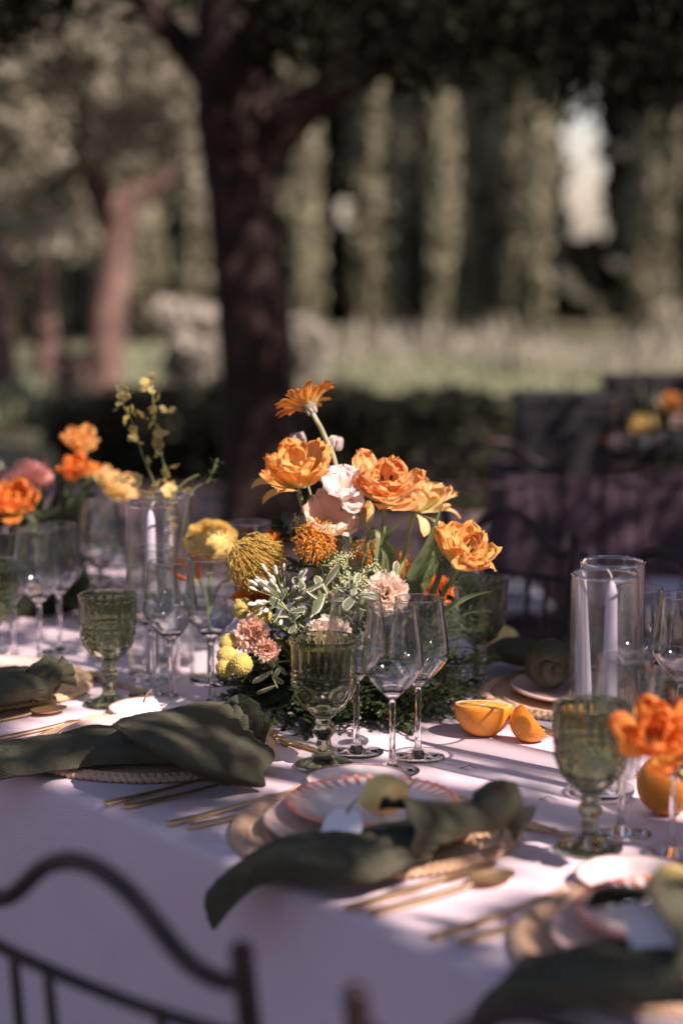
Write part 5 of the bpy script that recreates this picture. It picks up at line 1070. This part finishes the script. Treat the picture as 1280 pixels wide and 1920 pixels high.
# yellow blossom sprays
bl = MB()
for k in range(4):
    g_ = petal(.012, .006, .8, 1.5, .1, .2, 2, k, 5, 4, .5, 5, 0, 0); R_ = RZ(k*1.257); bl.grid([[R_ @ Vector(p) for p in row] for row in g_])
blm = bl.mesh('blossom', M['blossom']); v0 = Vector((bv2.x, bv2.y, .77)); G7 = 'yellow blossom branches'
for i, (pts, n, s_) in enumerate([([(316, 1000), (300, 930), (270, 860), (252, 800), (232, 760), (218, 722)], 22, 1.15), ([(316, 1000), (312, 900), (296, 820), (288, 760), (286, 700)], 22, 1.1), ([(316, 1000), (320, 940), (345, 905), (372, 890)], 8, .7), ([(316, 1000), (300, 940), (255, 915), (232, 900)], 8, .7)]):
    spray(['yellow blossom branch leaning left above the left candles', 'upright yellow blossom branch above the left candles', 'thin twig with few yellow blossoms leaning right', 'thin twig with few yellow blossoms low at left'][i], [v0]+[hd(a, b, 3.02) for a, b in pts], n, s_*.85, 90+i, [blm, blm], name='blossom_branch', cat_='blossom branch', lname='blossom', group=G7, sr=.0010)
    t = [o for o in bpy.data.objects if o.get('group') == G7][-1]; r = random.Random(i+5)
    for c in list(t.children):
        if c.name.startswith('blossom'):
            if r.random() < .25: bpy.data.objects.remove(c); continue
            c.location += Vector((r.gauss(0, .010), r.gauss(0, .008), r.gauss(0, .010))); c.rotation_euler = (r.uniform(-1.2, 1.2), r.uniform(-1.2, 1.2), r.uniform(0, 6)); c.scale = [r.uniform(.5, 1.5)]*3
spray('fine dark green twig right of the yellow branches', [v0, hd(350, 950, 3.0), hd(392, 900, 3.0), hd(408, 860, 3.0)], 14, .5, 99, dl, cat_='twig', sr=.0008)
v_ = 0
# ranunculus and lilies in the bud vase
b = (bv1.x, bv1.y, .765); ranunculus('big yellow ranunculus standing alone left of the arrangement', hd(396, 1020, 2.93), (.06, -.62, .78), b, 1.02)
for i, (px, py, ax, y) in enumerate([(372, 1088, (-.4, -.3, .8), 2.9), (432, 1088, (.7, -.2, .4), 2.92)]):
    t, H = flower('flame_lily', ['red and yellow flame lily left of the ranunculus vase', 'red and yellow flame lily between vase and yellow pincushion'][i], 'lily', hd(px, py, y), ax, b, None, .0018, 'red flame lilies')
    for k in range(6): inst('petal', pmesh(('gl', k % 2), M['gloriosa'], .050, .0075, 1.0, .1 if k % 2 else .4, .2, .3, 2.5, k, 10, 6, .6, 3, 0, .002), t, H @ RZ(k*1.047) @ Matrix.Rotation(.1, 4, 'Y'))
    m = MB()
    for k in range(6): m.tube([RZ(k*1.047+.5) @ Vector(p) for p in [(0, 0, 0), (.012, 0, .004), (.026, 0, -.004)]], .0006, 5)
    o = m.build('stamens', M['budg'], t); o.matrix_basis = H
# bloom at right edge
p = hd(1228, 1400, 1.99); tulip('blurred deep orange double bloom in the right foreground', p, (-.15, -.6, .6), (bv3.x, bv3.y, .765), 'tulip_r', .88, .9, 41, None, 'orange blooms in the bud vase at right'); tulip('second deep orange bloom cut by the right edge', hd(1310, 1400, 2.02), (.2, -.5, .8), (bv3.x, bv3.y, .765), 'tulip_r', .8, .9, 42, None, 'orange blooms in the bud vase at right')
tulip('small closed orange bud above the blurred bloom at right', hd(1222, 1275, 2.16), (-.2, 0, 1), (bv3.x, bv3.y, .765), 'tulip_r', .33, 0, 43, None, 'orange blooms in the bud vase at right')
# second table
for i, (px, py, y, kd, s_, lab) in enumerate([(1122, 785, 5.70, 'ran', 1.2, 'yellow bloom on the second table, left one'), (1203, 815, 5.7, 'ran', 1.1, 'yellow bloom on the second table, centre one'), (1255, 775, 5.8, 'tulip_y', 1.05, 'orange-yellow bloom on the second table, by the right edge'), (1148, 838, 5.65, 'tulip_r', .95, 'red bloom on the second table'), (1240, 842, 5.7, 'tulip_r', .8, 'orange-red bloom on the second table'), (1278, 800, 5.8, 'pink', 1.0, 'pale bloom on the second table, cut by the right edge')]):
    c = hd(px, py, y)
    if kd == 'pink': carnation(lab, c, (0, -.6, .8), (c.x-.02, y+.02, .741), 'pink', 1.2, 50)
    else: tulip(lab, c, (0, -.5, .8), (c.x-.02, y+.02, .741), kd, s_*.95, .7, 50+i, None, 'blooms on the second table')
t = thing('greenery_mound', 'dark greenery of the second table at the right edge', 'greenery', tuple(hd(1262, 900, 5.75))[:2]+(.741,)); r = random.Random(79)
for k in range(60):
    a = r.uniform(0, 2*PI); inst('sprig', sm[k % 5], t, TR((math.cos(a)*.08, math.sin(a)*.08, r.uniform(.01, .10))) @ RZ(a) @ Matrix.Rotation(-r.uniform(0, 1.3), 4, 'Y') @ SC(r.uniform(1.1, 1.9)))
for i, (px, y) in enumerate([(1150, 5.6), (1172, 5.65), (1208, 5.6), (1236, 5.62), (1268, 5.6)]):
    c = hd(px, 900, y); put(wg0, (c.x, c.y, .7412), 0, 'blurred wine glass on the second table, '+['leftmost, under the red bloom', 'between the red and the yellow bloom', 'under the centre yellow bloom', 'under the orange-red bloom', 'at the right edge of the picture'][i], 'wine glasses on the second table', .62)
# bits on the cloth
for i, (px, py) in enumerate([(862, 1442), (300, 1305), (1010, 1500)]):
    p = at(px, py, .7512); m = MB(); m.tube([(0, 0, .001), (.012, .006, .003), (.022, -.002, .001)], .0006, 4); m.tube([(.002, 0, .001), (.010, -.008, .001)], .0005, 4); o = m.build('pine_needle', M['bract']); o.location = p; tag(o, ['fallen pine needle pair on the cloth right of the wine glasses', 'fallen pine needles by the white tag', 'fallen pine needle in front of the near goblet'][i], 'pine needle', 'fallen pine needles')
